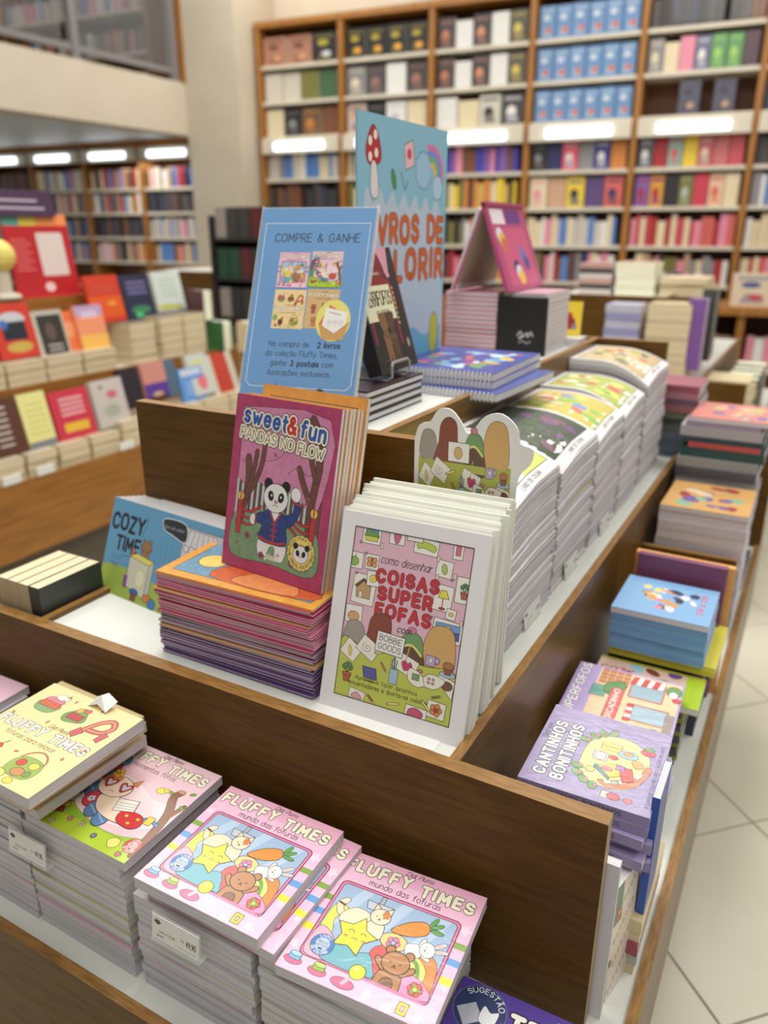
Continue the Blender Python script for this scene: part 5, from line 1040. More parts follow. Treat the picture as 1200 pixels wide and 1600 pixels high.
zt, _ = stack(-1.235, 1.93, .515, 13, .235, .32, .0188, lambda i, r: (170, 40, 84) if i == 4 else (206, 140, 160), PG_GREY, 'pink hardcover activity book', 'the pink pile on the top tier', 'pink hardcovers on the top tier', 'L', .002, name='hardback', c=.0045)
zt2, _ = stack(-.985, 1.96, .515, 13, .185, .32, .0188, [(196, 150, 166), (206, 190, 196)], PG_WHITE, 'white-edged hardcover', 'the pile behind the black box', 'hardcovers behind the black box', 'L', .002, name='hardback')
b = MB(); b.bevel_slab((0, 0, 0), (.205, .028, .232), mat('black_card', (14, 13, 15), .6), .004); o = b.obj('black_box'); tag(o, 'slim black box with a white signature standing on the top tier', 'box'); o.location = (-.995, 1.925, .515)
a = Art(100, 112); a.line([(44, 74), (50, 66), (54, 72), (48, 80), (58, 74), (64, 68), (66, 76), (72, 66), (76, 74)], 2.6, (190, 190, 190), True); a.line([(48, 88), (56, 84), (64, 88), (72, 84)], 2, (170, 170, 170), True); q = a.build('print', o, .205, .232, 0, m=PRINTM, thick=.0003); pose(q, (0, -.0005, 0), (1, 0, 0), (0, 0, 1))
# tented pink hardcover
r = empty('open_book', 'pink hardcover propped open like a tent on the pink pile', 'book'); P1 = mat('pink_hardcover', (184, 76, 122), .4, coat=.3); P2 = mat('inside_tan', (176, 156, 136), .6)
for s, nm, x1 in ((1, 'front_cover', .125), (-1, 'back_cover', -.125)):
    b = MB(); tk = .016 if s > 0 else .012
    v = [(0, 0, .335), (x1, 0, 0), (x1 - s * tk, 0, 0), (-s * tk * .6, 0, .335)]; v += [(x, .44, z) for x, y, z in v]
    fs = [(0, 1, 2, 3), (4, 7, 6, 5), (0, 4, 5, 1), (1, 5, 6, 2), (2, 6, 7, 3), (3, 7, 4, 0)]; b.v = v; b.mi(P1); b.mi(P2); b.f = fs; b.m = [0, 0, 0, 0, 1, 0]; b.obj(nm, r)
b = MB(); b.box((-.012, 0, .328), (.012, .44, .342), P1); b.obj('spine', r)
b = MB(); b.v = [(-.014, .003, .31), (-.112, .003, 0), (-.132, .003, -.0), (-.026, .003, .32), (-.014, .437, .31), (-.112, .437, 0), (-.132, .437, 0), (-.026, .437, .32)]; b.mi(PG_WHITE); b.f = [(0, 1, 2, 3), (4, 7, 6, 5), (0, 4, 5, 1), (2, 6, 7, 3), (1, 5, 6, 2), (0, 3, 7, 4)]; b.m = [0] * 6; b.obj('page_block', r)
a = Art(100, 81); a.rect(0, 0, 100, 81, (184, 76, 122)); a.rect(8, 4, 40, 18, (230, 224, 226)); a.rect(44, 4, 84, 18, (110, 60, 130)); a.rect(14, 22, 88, 76, (206, 90, 130)); [a.ell(18 + (i * 23) % 66, 28 + (i * 31) % 44, 8, 7, c) for i, c in enumerate([(220, 220, 230), (60, 60, 100), (150, 110, 170), (232, 190, 60), (226, 226, 236), (110, 120, 180), (206, 110, 90), (240, 200, 80), (90, 80, 150)])]
q = a.build('cover_print', r, .44, .355, 0, m=PRINT, thick=.001); pose(q, (.1268, .0, .0), (0, 1, 0), (-.125, 0, .335))
pose(r, (-1.068, 1.90, zt + .006), (1, 0.0, 0), (0, 1, 0))
b = book(.12, .15, .012, (226, 200, 50), PG_WHITE, 'L', 'small yellow book with a red picture standing at the far end of the top tier', None, 'book'); a = Art(100, 125); a.rect(0, 0, 100, 125, (232, 206, 50)); a.ell(52, 78, 28, 26, (150, 40, 44)); a.ell(56, 52, 10, 12, (170, 50, 44)); a.ell(76, 92, 10, 12, (140, 130, 150)); a.build('cover_print', b, .12, .15, .012)
pose(b, (-.885, 2.36, .55), (1, .1, 0), (.0, .16, 1)); b = book(.16, .12, .035, (222, 222, 216), PG_WHITE, 'L', 'white notepad lying before the small yellow book', None, 'notepad'); pose(b, (-.90, 2.27, .515))
b = stack(-1.09, 2.3, .515, 5, .16, .15, .035, [(206, 200, 206), (120, 90, 80)], PG_WHITE, 'small hardback', 'the short pile ending the top tier', 'small hardbacks at the far end of the top tier')

# ================================================================ BACKGROUND BOOKS
SB = {}
def simple_book(w, h, t, col, name='book', pages=PG_CREAM, open_side='R'):
    """upright book as one mesh: cover boards and spine round an inset page block; width x, height z, thickness y (metres / S)"""
    key = (round(w, 2), round(h, 2), round(t, 2), col, open_side)
    if key not in SB:
        c = .006; m = mat('cover_%d_%d_%d' % col, col, .45, coat=.2); b = MB()
        b.box((0, 0, 0), (w, c, h), m); b.box((0, t - c, 0), (w, t, h), m); b.box((0, c, 0), (c, t - c, h), m); b.box((c, c, .008), (w - .008, t - c, h - .008), pages)
        SB[key] = b.mesh(name)
    return link(name, SB[key])
def face_book(w, h, t, col, sub, name='book'):
    """cover-out book: page block with boards and a simple printed picture"""
    key = ('f', round(w, 2), round(h, 2), col, sub)
    if key not in SB:
        c = .006; m = mat('cover_%d_%d_%d' % col, col, .45, coat=.2); b = MB()
        b.box((0, 0, 0), (w, c, h), m); b.box((0, t - c, 0), (w, t, h), m); b.box((0, c, 0), (c, t - c, h), m); b.box((c, c, .008), (w - .008, t - c, h - .008), PG_CREAM)
        for i, s_ in enumerate(sub):
            m2 = mat('print_%d_%d_%d' % s_, s_, .5); k = len(sub); z0 = h * (.12 + .76 * (k - 1 - i) / k); z1 = z0 + h * .6 / k; n = 10; cx, cz, rx, rz = w / 2 + (.08 * w if i % 2 else -.06 * w), (z0 + z1) / 2, w * (.24 - .05 * (i % 2)), (z1 - z0) * .34
            b.add([(cx + rx * math.cos(2 * math.pi * q / n), -.001 - .0004 * i, cz + rz * math.sin(2 * math.pi * q / n)) for q in range(n)], [tuple(range(n))], m2)
        if sub:
            m3 = mat('print_band_%d_%d_%d' % sub[0], tuple(int((p + q) / 2) for p, q in zip(sub[0], col)), .5); b.add([(w * .12, -.001, h * .80), (w * .88, -.001, h * .80), (w * .88, -.001, h * .90), (w * .12, -.001, h * .90)], [(0, 1, 2, 3)], m3)
            b.add([(w * .2, -.0012, h * .1), (w * .8, -.0012, h * .1), (w * .66, -.0012, h * .34), (w * .34, -.0012, h * .38)], [(0, 1, 2, 3)], m3)
        SB[key] = b.mesh(name)
    return link(name, SB[key])
CN = lambda c: ('white' if min(c) > 195 else 'black' if max(c) < 62 else 'grey' if max(c) - min(c) < 26 else 'cream' if c[0] > 190 and c[1] > 170 and c[2] > 120 else 'yellow' if c[0] > 185 and c[1] > 160 else 'orange' if c[0] > 180 and c[1] > 95 and c[2] < 110 else
  'pink' if c[0] > 190 and c[2] > 110 else 'red' if c[0] > 120 and c[1] < 95 and c[2] < 100 else 'purple' if c[2] > c[1] + 30 and c[0] > c[1] + 10 else 'blue' if c[2] > c[1] and c[2] > c[0] else 'green' if c[1] > c[0] else 'brown')
DK, NV, GRN, RED, YL, OR, CRM, WH, PK, PU, BL, GY, BN, TE, OL = (40, 38, 40), (44, 48, 96), (70, 120, 80), (168, 44, 50), (226, 196, 60), (206, 130, 60), (222, 206, 170), (224, 222, 216), (222, 140, 160), (130, 90, 160), (90, 130, 190), (140, 138, 140), (120, 76, 50), (120, 180, 170), (120, 116, 60)
PALS = {'m': [DK, GY, CRM, RED, BN, NV, WH, OR, BL, OL, PK, (90, 60, 60), (180, 150, 120)], 'd': [DK, (60, 56, 58), (80, 70, 66), BN, (56, 60, 76)], 'p': [(200, 190, 180), WH, CRM, GY, PK, BL], 'v': [PU, (60, 70, 180), PK, (180, 160, 220), (70, 60, 160), BN], 'r': [RED, PK, (206, 100, 90), CRM, (190, 70, 80)], 'w': [CRM, WH, (214, 196, 160)], 'y': [YL, OR, CRM, OL, (206, 170, 90), DK]}
# rows from the top shelf (2.90 m) downwards; 'f' = covers facing out, 's' = spines
MAIN = [
 ['f:brown2', 'f:box', 'f:mix', 's:p', 's:d', 's:m', 's:m', 's:m'], ['f:blackgold', 'f:greys', 'f:pale', 's:m', 's:m', 's:m', 's:m', 's:m'],
 ['f:darkwhite', 'f:darkwhite', 'f:bw', 's:v', 's:y', 's:m', 's:m', 's:m'], ['f:sky', 'f:sky', 'f:sky', 'f:night', 'f:bright', 's:p', 's:m', 's:w'],
 ['s:d', 'f:greens', 'f:twoslates', 'f:teal', 'f:warm', 's:r', 's:m', 's:m'], ['s:d', 's:m', 's:m', 's:d', 's:p', 's:m', 'f:pale', 's:r'], ['s:m', 's:d', 's:m', 's:m', 's:m', 's:m', 's:m', 's:m']]
FS = {'brown2': [((170, 120, 96), ((110, 70, 60), (206, 150, 110)))] * 2 + [(DK, ((170, 160, 60), (200, 200, 206)))], 'box': [((206, 198, 182), ()), ((206, 198, 182), ()), (OL, ()), ((70, 100, 70), ())], 'mix': [(CRM, ()), (DK, (GY,)), ((110, 84, 56), (OR,)), (BN, ())],
 'blackgold': [((34, 34, 32), ((170, 150, 50), (226, 160, 50)))] * 4, 'greys': [((130, 130, 132), (CRM,)), ((80, 74, 76), ((150, 110, 96),)), (WH, ()), ((70, 66, 66), ((160, 110, 90),))], 'pale': [((200, 184, 176), (OR, BL)), (DK, (GY,)), (WH, ((190, 180, 190),)), (CRM, ())],
 'darkwhite': [((70, 60, 60), ((190, 120, 90),)), (WH, ()), ((60, 56, 62), ((206, 140, 100),)), (WH, ()), ((84, 80, 66), ((206, 180, 90),))], 'bw': [(WH, ()), (CRM, ()), ((200, 196, 180), (DK,)), ((70, 66, 68), (WH,))],
 'sky': [((104, 142, 186), ((196, 206, 214), (206, 110, 80)))] * 6, 'night': [(DK, (GY,)), (NV, ()), ((226, 90, 110), (WH,)), (GY, ()), ((54, 52, 130), (WH,)), (OR, ())], 'bright': [(CRM, (PK,)), ((200, 160, 130), ()), (YL, (DK,)), ((90, 70, 120), ()), ((206, 100, 90), (NV,))],
 'greens': [(GY, (CRM,)), (CRM, ()), (PK, ()), ((110, 110, 136), (WH,)), ((100, 150, 96), ((160, 200, 100),)), ((100, 150, 96), ((160, 200, 100),)), ((90, 70, 76), ())], 'twoslates': [((84, 84, 98), ((70, 64, 76), (180, 150, 120)))] * 2,
 'teal': [((90, 90, 96), (WH,)), (RED, ()), ((140, 170, 160), ((206, 90, 90),)), (YL, ()), ((196, 96, 104), (CRM,)), ((200, 110, 110), ()), ((190, 80, 90), ())], 'warm': [(PU, (RED,)), ((212, 150, 60), (RED,)), (DK, ()), (OL, ((170, 190, 180),)), ((196, 60, 80), ()), ((226, 190, 160), ((214, 90, 70),)), (CRM, ())]}
rng = random.Random(5); NIND = [0]
def to_stuff(bag, o): bag.append(o)
def fill_shelf(case, bay, row, rowword, a0, a1, n, z, spec, hmax, limit=270):
    kind, pal = spec.split(':'); items = []
    if kind == 'f':
        L = FS[pal]; gap = pal == 'twoslates'; k = len(L); w = (a1 - a0 - .03) / k if not gap else .16
        for i, (c, sub) in enumerate(L): items.append(('f', a0 + .015 + i * w if not gap else a0 + .27 + i * .25, w * .94, min(hmax, .235 - (.03 if i % 3 == 1 and c in (WH, CRM) else 0)), c, sub))
    else:
        x = a0 + .01; L = PALS[pal]
        while x < a1 - .05:
            t = rng.choice((.03, .04, .04, .05, .06)); c = rng.choice(L)
            if rng.random() < .06: x += .04; continue
            items.append(('s', x, min(t, a1 - x - .01), min(hmax, rng.choice((.19, .21, .22, .24))), c, ())); x += t + .002
    rest = []
    for i, (k, x, w, h, c, sub) in enumerate(items):
        if k == 'f':
            o = face_book(w / S, h / S, .05 / S, c, sub); wpose(o, x, n + .03 + .01 * (i % 2), z)
        else:
            o = simple_book(.15 / S, h / S, w / S, c); p = wallp(x + w, n + .02 + rng.uniform(0, .02), z); pose(o, p, WN, -WT)
        NIND[0] += 1
        lab = '%s book, %s from left, %s shelf, %s bay of the %s' % (CN(c), ORD[i], rowword, ORD[bay], case)
        tag(o, lab, 'book', 'books in the ' + case)
        if NIND[0] > limit and k == 's': rest.append(o)
    if rest:
        vs = MB()
        for o in rest:
            off = len(vs.v); me = o.data; M = o.matrix_basis
            vs.v += [tuple(M @ v.co) for v in me.vertices]
            for p in me.polygons: vs.f.append(tuple(i + off for i in p.vertices)); vs.m.append(vs.mi(me.materials[p.material_index]))
            bpy.data.objects.remove(o)
        s_ = vs.obj('book_row'); tag(s_, 'blurred row of spines, %s shelf, %s bay of the %s' % (rowword, ORD[bay], case), 'books', kind='stuff')
rows = [(2.9, 'top', .27), (2.6, 'second', .26), (2.3, 'third', .25), (1.93, 'fourth', .22), (1.64, 'fifth', .25), (1.34, 'sixth', .25), (1.04, 'seventh', .25)]
for ri in (0, 1, 2, 3, 4, 5, 6):
    z, rw, hm = rows[ri]
    for bay in range(7):
        seq = {0: 'f:brown2 f:blackgold f:darkwhite f:sky s:d s:d s:m', 1: 'f:box f:greys f:darkwhite f:sky f:greens s:m s:d', 2: 'f:mix f:pale f:bw f:sky f:twoslates s:d s:m', 3: 's:p s:m s:v f:night f:teal s:d s:m', 4: 's:d s:m s:y f:bright f:warm s:p s:d', 5: 's:m s:m s:m s:p s:r s:w s:p', 6: 's:m s:d s:m s:m s:m s:r s:m'}[ri].split()
        if bay == 0 and ri == 6: continue
        fill_shelf('tall back bookcase', bay, ri, rw, -4.5 + bay * .872 + .03, -4.5 + (bay + 1) * .872 - .03, 7.0, z, seq[bay], hm, 120)
NIND[0] = 0
for ri, (z, rw) in enumerate(((1.93, 'top'), (1.66, 'second'), (1.38, 'third'), (1.1, 'fourth'))):
    for bay in range(3, 7):
        fill_shelf('bookcase under the gallery', bay, ri, rw, -12 + bay * .88 + .03, -12 + (bay + 1) * .88 - .03, 7.8, z, ('s:p', 's:m', 's:m', 's:d')[(bay + ri) % 4] if ri < 3 else 's:m', .22, 36)
NIND[0] = 0
for ri, z in enumerate((2.95, 3.38, 3.8, 4.22)):
    for bay, s0 in enumerate((-9.9, -8.8, -7.7)):
        fill_shelf('dim gallery bookcase', bay, ri, ('lowest', 'second', 'third', 'upper')[ri], s0 + .08, s0 + 1.08, 7.97, z, 's:m' if ri % 2 else 's:p', .3, 12)

# ---- the novels display on the left: covers leaning on piles, seen from their right
def lean_out(x, y0, y1, z0, z1, art, label, col, t=.04, group=None, lean=.22):
    w, h = y1 - y0, (z1 - z0) * 1.02; b = empty('novel', label, 'book', group)
    cm, pm = book_meshes(round(w, 2), round(h, 2), t, col, PG_TAN, 'L'); link('cover', cm, b); link('page_block', pm, b)
    if art: art.build('cover_print', b, round(w, 2), round(h, 2), t, thick=.001)
    uy = Vector((-lean, 0, 1)).normalized(); nn = Vector((0, 1, 0)).cross(uy); pose(b, Vector((x, y0, z0)) - nn * t, (0, 1, 0), uy); return b
def cov(base, *sh):
    a = Art(60, 90); a.rect(0, 0, 60, 90, base)
    for s_ in sh:
        if s_[0] == 'r': a.rect(*s_[1:5], s_[5])
        elif s_[0] == 'e': a.ell(*s_[1:5], s_[5])
        else:
            for k in range(s_[5]): a.line([(s_[1], s_[2] + k * s_[6]), (s_[3], s_[2] + k * s_[6])], s_[7], s_[4])
    return a
T_ = lambda x0, y, x1, col, n, dy, w: ('t', x0, y, x1, col, n, dy, w)
lm = -4.62
lean_out(lm, 1.86, 2.14, .17, .52, cov((84, 40, 34), ('e', 30, 40, 20, 30, (50, 30, 30))), 'dark brown-red novel at the left edge, middle tier of the left display', (84, 40, 34))
lean_out(lm, 2.17, 2.48, .17, .53, cov((206, 60, 44), ('e', 30, 26, 20, 12, (200, 200, 206)), ('r', 12, 30, 48, 60, (34, 40, 50)), ('e', 16, 34, 6, 8, (60, 110, 180)), ('e', 32, 72, 20, 9, (200, 170, 80))), 'red novel with a black and blue picture, middle tier of the left display', (206, 60, 44))
lean_out(lm, 2.49, 2.75, .10, .46, cov((190, 186, 172), ('r', 8, 8, 56, 86, (54, 50, 44)), ('e', 30, 36, 10, 16, (96, 80, 70)), T_(20, 60, 46, (170, 164, 158), 2, 8, 4)), 'black novel with a pale border and grey lettering, middle tier of the left display', (190, 186, 172))
lean_out(lm, 2.74, 2.90, .05, .44, cov((236, 120, 70), ('e', 20, 30, 16, 14, (240, 160, 110))), 'thin coral orange novel beside the sunrise one on the left display', (236, 120, 70))
lean_out(lm + .02, 2.84, 3.10, .13, .47, cov((238, 150, 110), ('r', 0, 0, 60, 20, (190, 160, 190)), ('r', 0, 56, 60, 90, (240, 186, 90)), T_(14, 14, 46, (226, 214, 236), 2, 7, 4)), 'novel with a pink and yellow sunrise cover on the left display', (238, 150, 110))
lean_out(lm - .1, 3.07, 3.40, .32, .675, cov((206, 60, 36), ('r', 0, 40, 60, 80, (222, 90, 30)), ('e', 40, 54, 8, 5, (236, 150, 60)), T_(12, 22, 50, (190, 80, 60), 2, 8, 4)), 'fiery red and orange novel standing high on a pile, left display', (206, 60, 36))
lean_out(lm - .1, 3.42, 3.74, .31, .66, cov((40, 44, 70), T_(12, 16, 48, (120, 110, 160), 3, 10, 5), ('e', 30, 70, 20, 8, (60, 130, 90)), ('e', 24, 80, 8, 6, (80, 190, 120))), 'navy novel with violet lettering and green lights, left display', (40, 44, 70))
lean_out(lm - .1, 3.76, 4.09, .36, .67, cov((206, 216, 208), T_(14, 20, 46, (170, 180, 170), 4, 12, 3), ('e', 20, 82, 20, 6, (190, 190, 50)), ('e', 44, 84, 10, 5, (170, 180, 60))), 'pale mint novel with yellow at its foot, left display', (206, 216, 208))
lw = -4.2
lean_out(lw, 1.60, 1.97, -.35, .0, cov((92, 56, 40), ('e', 10, 50, 12, 20, (226, 130, 80)), T_(30, 14, 44, (190, 180, 176), 7, 10, 4)), 'brown novel with white lettering at the left edge, low tier of the left display', (92, 56, 40))
lean_out(lw, 1.98, 2.19, -.37, .0, cov((232, 226, 150), T_(12, 18, 50, (214, 206, 120), 6, 9, 3), ('r', 0, 76, 60, 90, (130, 130, 140))), 'pale yellow novel on the low tier of the left display', (232, 226, 150))
lean_out(lw, 2.22, 2.54, -.41, -.03, cov((206, 56, 76), T_(14, 14, 48, (232, 180, 186), 4, 8, 4), ('r', 12, 52, 50, 66, (236, 190, 60))), 'crimson novel with a yellow band on the low tier of the left display', (206, 56, 76))
lean_out(lw, 2.56, 2.85, -.34, -.01, cov((200, 192, 186), ('e', 36, 30, 10, 8, (206, 110, 130)), ('e', 18, 14, 3, 3, (60, 60, 60)), ('e', 30, 60, 16, 12, (170, 176, 160))), 'grey flowered novel on the low tier of the left display', (200, 192, 186))
lean_out(lw - .03, 2.84, 3.04, -.26, .03, cov((44, 40, 48)), 'black novel between the flowered and the sunset one, left display', (44, 40, 48))
lean_out(lw - .03, 3.06, 3.30, -.21, .05, cov((206, 140, 130), ('r', 0, 56, 60, 90, (90, 60, 150)), ('e', 30, 84, 14, 6, (206, 170, 130))), 'dusky pink and violet novel on the low tier of the left display', (206, 140, 130))
lean_out(lw - .03, 3.30, 3.42, -.24, .04, cov((84, 110, 130)), 'slate blue novel beside the sky blue one, left display', (84, 110, 130))
lean_out(lw, 3.43, 3.70, -.33, -.05, cov((104, 156, 220), ('r', 4, 4, 56, 20, (206, 216, 236)), T_(14, 40, 46, (170, 200, 240), 3, 12, 4)), 'sky blue novel on the low tier of the left display', (104, 156, 220))
lean_out(lw, 3.56, 3.80, -.28, .05, cov((200, 206, 200), ('e', 30, 60, 14, 20, (226, 120, 130)), ('e', 30, 20, 20, 10, (206, 210, 160))), 'pale novel with a pink figure beside the red-striped one', (200, 206, 200), lean=.3)
lean_out(lw, 3.82, 4.14, -.35, .02, cov((206, 200, 180), ('r', 10, 0, 46, 80, (190, 64, 48))), 'pale novel with a broad red stripe on the low tier of the left display', (206, 200, 180), lean=.32)
def novel_pile(x, y, z, n, w, d, t, where, cols=None, seed=0): return stack(x, y, z, n, w, d, t, cols or [(200, 186, 150), (120, 110, 100), (190, 176, 150)], PG_TAN, 'paperback novel', where, 'paperback piles on the left display', 'L', .004, 0, name='novel', seed=seed)
yy = 1.62; pk = 0
for w_ in (.24, .22, .24, .25, .24, .26, .3, .3, .3):
    novel_pile(-4.45, yy, -.52, 3, .32, w_, .055 if pk < 4 else .07, 'the %s low-tier pile' % ORD[pk], seed=pk); yy += w_ + .03; pk += 1
yy = 1.8
for w_ in (.3, .3, .3, .3): novel_pile(-4.86, yy, -.015, 3, .34, w_, .058, 'the %s middle-tier pile' % ORD[pk], seed=pk); yy += w_ + .02; pk += 1
novel_pile(-4.88, 3.27, -.015, 5, .32, .26, .065, 'the tall pile under the fiery cover', seed=20); novel_pile(-4.88, 3.58, -.015, 5, .34, .25, .07, 'the tall pile under the navy cover', seed=21); novel_pile(-4.88, 3.85, -.015, 5, .34, .26, .07, 'the tall pile under the mint cover', seed=22)
for y in (1.67, 1.92, 2.62):
    b = MB(); b.bevel_slab((0, 0, 0), (.13, .012, .055), WHITEP, .003); o = b.obj('shelf_label'); tag(o, 'small white shelf label, %s on the low tier of the left display' % {1.67: 'leftmost', 1.92: 'second', 2.62: 'right-hand'}[y], 'label'); pose(o, (-4.095, y, -.50), (0, 1, 0), (-1, 0, 0))
# top of the left display: red board with a dark header and rainbow stripe, yellow ball lamp
r = empty('display_board', 'red upright board with dark purple header and rainbow stripe, top of the left display', 'sign')
MB().box((0, 0, 0), (.56, .60, .02), mat('red_board', (186, 30, 36), .5)).obj('panel', r); MB().box((-.22, .58, -.02), (.45, .76, .06), mat('purple_header', (70, 44, 74), .5)).obj('header', r)
a = Art(100, 120); a.rect(0, 0, 100, 120, (186, 30, 36)); [a.rect(i * 25, 0, i * 25 + 25, 16, c) for i, c in enumerate(((96, 170, 160), (226, 206, 80), (240, 150, 80), (240, 140, 80)))]; a.rect(46, 26, 88, 88, (222, 206, 200), r=3)
[a.line([(8, 36 + i * 6), (30 + (i % 2) * 6, 36 + i * 6)], 1.8, (222, 120, 120)) for i in range(8)]; a.ell(52, 104, 8, 7, (236, 200, 200)); a.build('print', r, .56, .60, .02, thick=.001)
a = Art(100, 27); a.line([(20, 11), (78, 11)], 2.4, (190, 176, 190)); a.line([(12, 19), (86, 19)], 2.4, (190, 176, 190)); q = a.build('print', r, .67, .18, .06); pose(q, (-.22, .58, 0)); 
pose(r, (-5.0, 2.64, .515), (0, 1, 0), (-.14, 0, 1))
b = MB(); b.sphere((0, 0, .30), .115, mat('yellow_ball', (226, 206, 110), .5)); b2 = MB(); 
r = empty('ball_ornament', 'yellow ball on a pale stand before the red board, left edge of the photo', 'ornament'); b.obj('ball', r)
b = MB(); b.tube([(0, 0, 0), (0, 0, .10), (0, 0, .2)], .06, SHELFC, 14); b.sphere((0, 0, .02), .12, SHELFC, sc=(1, 1, .3)); b.obj('stand', r); r.location = (-4.98, 2.52, .53)
# further display beyond it, with a few covers
stand('display_stand', 'far wood display stand beyond the novels display, under the gallery', None, (-8.0, -5.4, 5.4, 8.6), (-7.7, -5.8, 5.9, 8.2), (-7.5, -6.2, 6.3, 7.8), wood_side=WL)
for i, (y, z, col, sub, lab) in enumerate(((6.45, .53, (206, 60, 80), ((226, 120, 130),), 'bright pink-red'), (6.85, .53, (150, 140, 136), ((200, 200, 206),), 'grey'), (7.25, .66, (176, 200, 180), ((206, 216, 190),), 'pale green'), (7.5, .53, (206, 70, 70), (), 'red-backed'))):
    o = face_book(.30, .42, .06, col, sub, 'book'); tag(o, '%s cover propped on the far display under the gallery' % lab, 'book'); pose(o, (-6.3, y, z), (0, 1, 0), (-.97, 0, -.22)); M = Matrix(((0, -1, -.25, -6.3), (1, 0, 0, y), (0, -.25, 1, z), (0, 0, 0, 1))); o.matrix_basis = M
r = empty('book_rack', 'dark rack of toys and books standing by the cream pillar', 'rack')
MB().box((0, 0, 0), (.9, .5, .08), mat('rack_dark', (40, 36, 34), .6)).obj('base', r); MB().box((0, .46, 0), (.9, .5, 2.75), mat('rack_dark', (40, 36, 34), .6)).obj('back', r)
for z in (.9, 1.3, 1.7, 2.1, 2.5): MB().box((0, .08, z), (.9, .46, z + .03), mat('rack_dark', (40, 36, 34), .6)).obj('shelf', r)
MB().box((0, .08, 0), (.04, .5, 2.75), mat('rack_dark', (40, 36, 34), .6)).obj('side', r); MB().box((.86, .08, 0), (.9, .5, 2.75), mat('rack_dark', (40, 36, 34), .6)).obj('side', r)
r.location = (-5.62, 5.40, ZF)
rr = random.Random(3)
for zi, z in enumerate((.93, 1.33, 1.73, 2.13, 2.53)):
    for k in range(5):
        c = rr.choice([(44, 44, 46), (30, 70, 50), (120, 34, 36), (60, 56, 52), (150, 140, 130), (90, 30, 34)]); o = simple_book(.14, .30, .14, c); p = (-5.55 + k * .155 + .14, 5.51, ZF + z); pose(o, p, (0, 1, 0), (-1, 0, 0)); tag(o, '%s box, %s from left on the %s shelf of the dark rack' % (CN(c), ORD[k], ORD[zi]), 'box', 'boxes on the dark rack')
for i, (x, y, z, c, lab) in enumerate(((-4.62, 4.2, -.015, (50, 110, 60), 'green'), (-4.75, 4.12, .25, (90, 50, 56), 'maroon'), (-4.35, 4.3, -.02, (214, 196, 160), 'tan'))):
    o = simple_book(.2, .26, .12, c); pose(o, (x, y, z), (1, 0, 0), (0, 1, 0)); tag(o, '%s book at the far end of the left display' % lab, 'book')

# ---- stands and piles at the right, behind the main stand
stack(-1.23, 4.75, -.015, 9, .25, .28, .056, [(190, 190, 206), (150, 150, 190)], PG_WHITE, 'pale blue-edged novel', 'the blue-white pile of the stand behind', 'pale novels on the stand behind', 'B', .004)
stack(-.93, 4.75, -.015, 9, .30, .28, .058, [(206, 190, 150)], PG_TAN, 'tan-edged novel', 'the tan pile of the stand behind', 'tan novels on the stand behind', 'T', .004)
stack(-1.60, 5.3, .515, 6, .26, .3, .04, [(206, 196, 190), (70, 66, 66), (190, 150, 140)], PG_WHITE, 'grey novel', 'the left top pile of the stand behind', 'novels on top of the stand behind', 'B')
stack(-1.31, 5.3, .515, 7, .30, .3, .036, [(206, 160, 140)], PG_CREAM, 'pink-striped novel', 'the right top pile of the stand behind', 'pink-striped novels on the stand behind', 'T')
stack(-1.0, 5.4, .515, 3, .35, .5, .045, [(222, 206, 170)], PG_TAN, 'cream paperback', 'the low spread pile of the stand behind', 'cream paperbacks on the stand behind', 'T', .02)
for i, (x, y, z, w, h, t, c, lab) in enumerate(((-.66, 4.78, .15, .12, .5, .14, PU, 'violet'), (-.60, 4.95, .2, .10, .5, .12, (70, 70, 66), 'dark olive'), (-.62, 5.2, .2, .10, .46, .10, (96, 110, 130), 'grey-blue'))):
    o = simple_book(w, h, t, c); pose(o, (x, y, z - .1), (1, 0, 0), (0, 1, 0)); tag(o, '%s book standing at the right corner of the stand behind' % lab, 'book')
stack(-.72, 4.30, -.52, 7, .30, .32, .05, [(206, 196, 180), (190, 60, 60), (214, 206, 190), (150, 140, 170)], PG_CREAM, 'mixed paperback', 'the low corner pile behind', 'paperbacks on the low corner of the stand behind', 'B', .012)
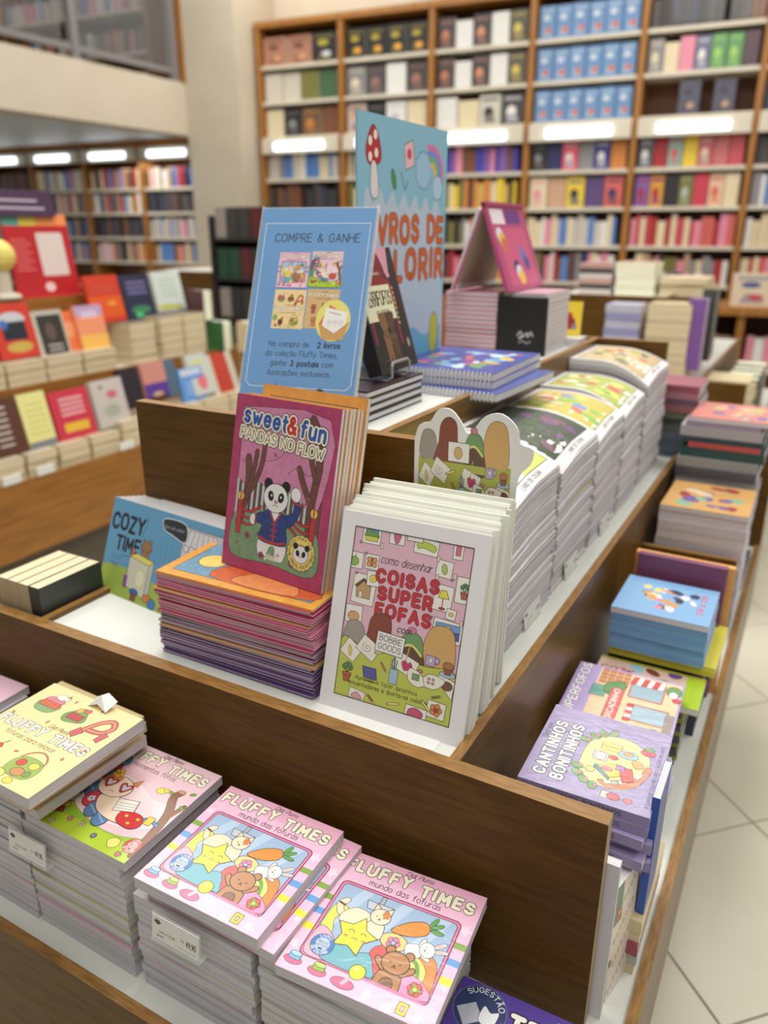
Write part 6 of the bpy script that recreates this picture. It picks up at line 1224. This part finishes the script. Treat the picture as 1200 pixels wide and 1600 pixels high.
stack(-.52, 4.9, -.52, 9, .34, .4, .055, [(226, 210, 170), (214, 200, 160)], PG_TAN, 'cream paperback', 'the right channel pile of the stand behind', 'cream paperbacks in the right channel behind', 'T', .02)
for i, (y, c) in enumerate(((5.5, (70, 74, 66)), (5.75, (84, 84, 60)), (6.0, (60, 66, 60)), (6.3, (200, 180, 170)))):
    o = simple_book(.24, .42, .2, c); pose(o, (-.42, y, -.52), (1, 0, 0), (0, 1, 0)); tag(o, '%s book, %s from the near end in the right channel behind' % (CN(c), ORD[i]), 'book')
# long low counter with books against the shelving wall
r = empty('counter', 'brown wooden counter shelf along the foot of the tall back bookcase, right', 'counter'); wpose(r, 0, 0, 0)
for nm, a_, b_, m in (('counter_top', (-1.0, 6.05, .90), (1.9, 6.75, .95), WB), ('side', (-1.0, 6.08, 0), (-.95, 6.75, .90), WB), ('side', (1.85, 6.08, 0), (1.9, 6.75, .90), WB), ('back', (-.95, 6.7, .1), (1.85, 6.75, .90), WBD), ('shelf', (-.95, 6.1, .50), (1.85, 6.7, .53), SHELFC), ('base', (-.95, 6.12, 0), (1.85, 6.7, .12), SHELFC), ('divider', (-.05, 6.1, .12), (0, 6.7, .90), WB)):
    b = MB(); wbox(b, *a_, *b_, m); wobj(b, nm, r)
NIND[0] = 0
fill_shelf('counter', 0, 0, 'upper', -.93, -.07, 6.1, .53, 's:r', .27, 14); fill_shelf('counter', 1, 0, 'upper', .02, .88, 6.1, .53, 's:m', .27, 14); fill_shelf('counter', 0, 1, 'counter-top', -1.0, -.3, 6.3, .95, 's:m', .22, 14)
o = face_book(.5, .40, .08, (222, 206, 180), ((84, 100, 140), (190, 80, 90))); tag(o, 'cream book with a blue and red picture propped on the back counter', 'book'); wpose(o, -.12, 6.25, .95)
fill_shelf('counter', 1, 1, 'counter-top', .25, 1.2, 6.3, .95, 's:p', .22, 14)

# ================================================================ conversion to metres
def finish():
    for me in bpy.data.meshes:
        if me.users: me.transform(Matrix.Scale(S, 4))
    for o in list(scene.objects):
        if o.type in ('LIGHT', 'CAMERA'): continue
        M = o.matrix_basis.copy(); t = M.translation.copy()
        if o.parent is None: t.z -= ZF
        o.location = t * S
finish()
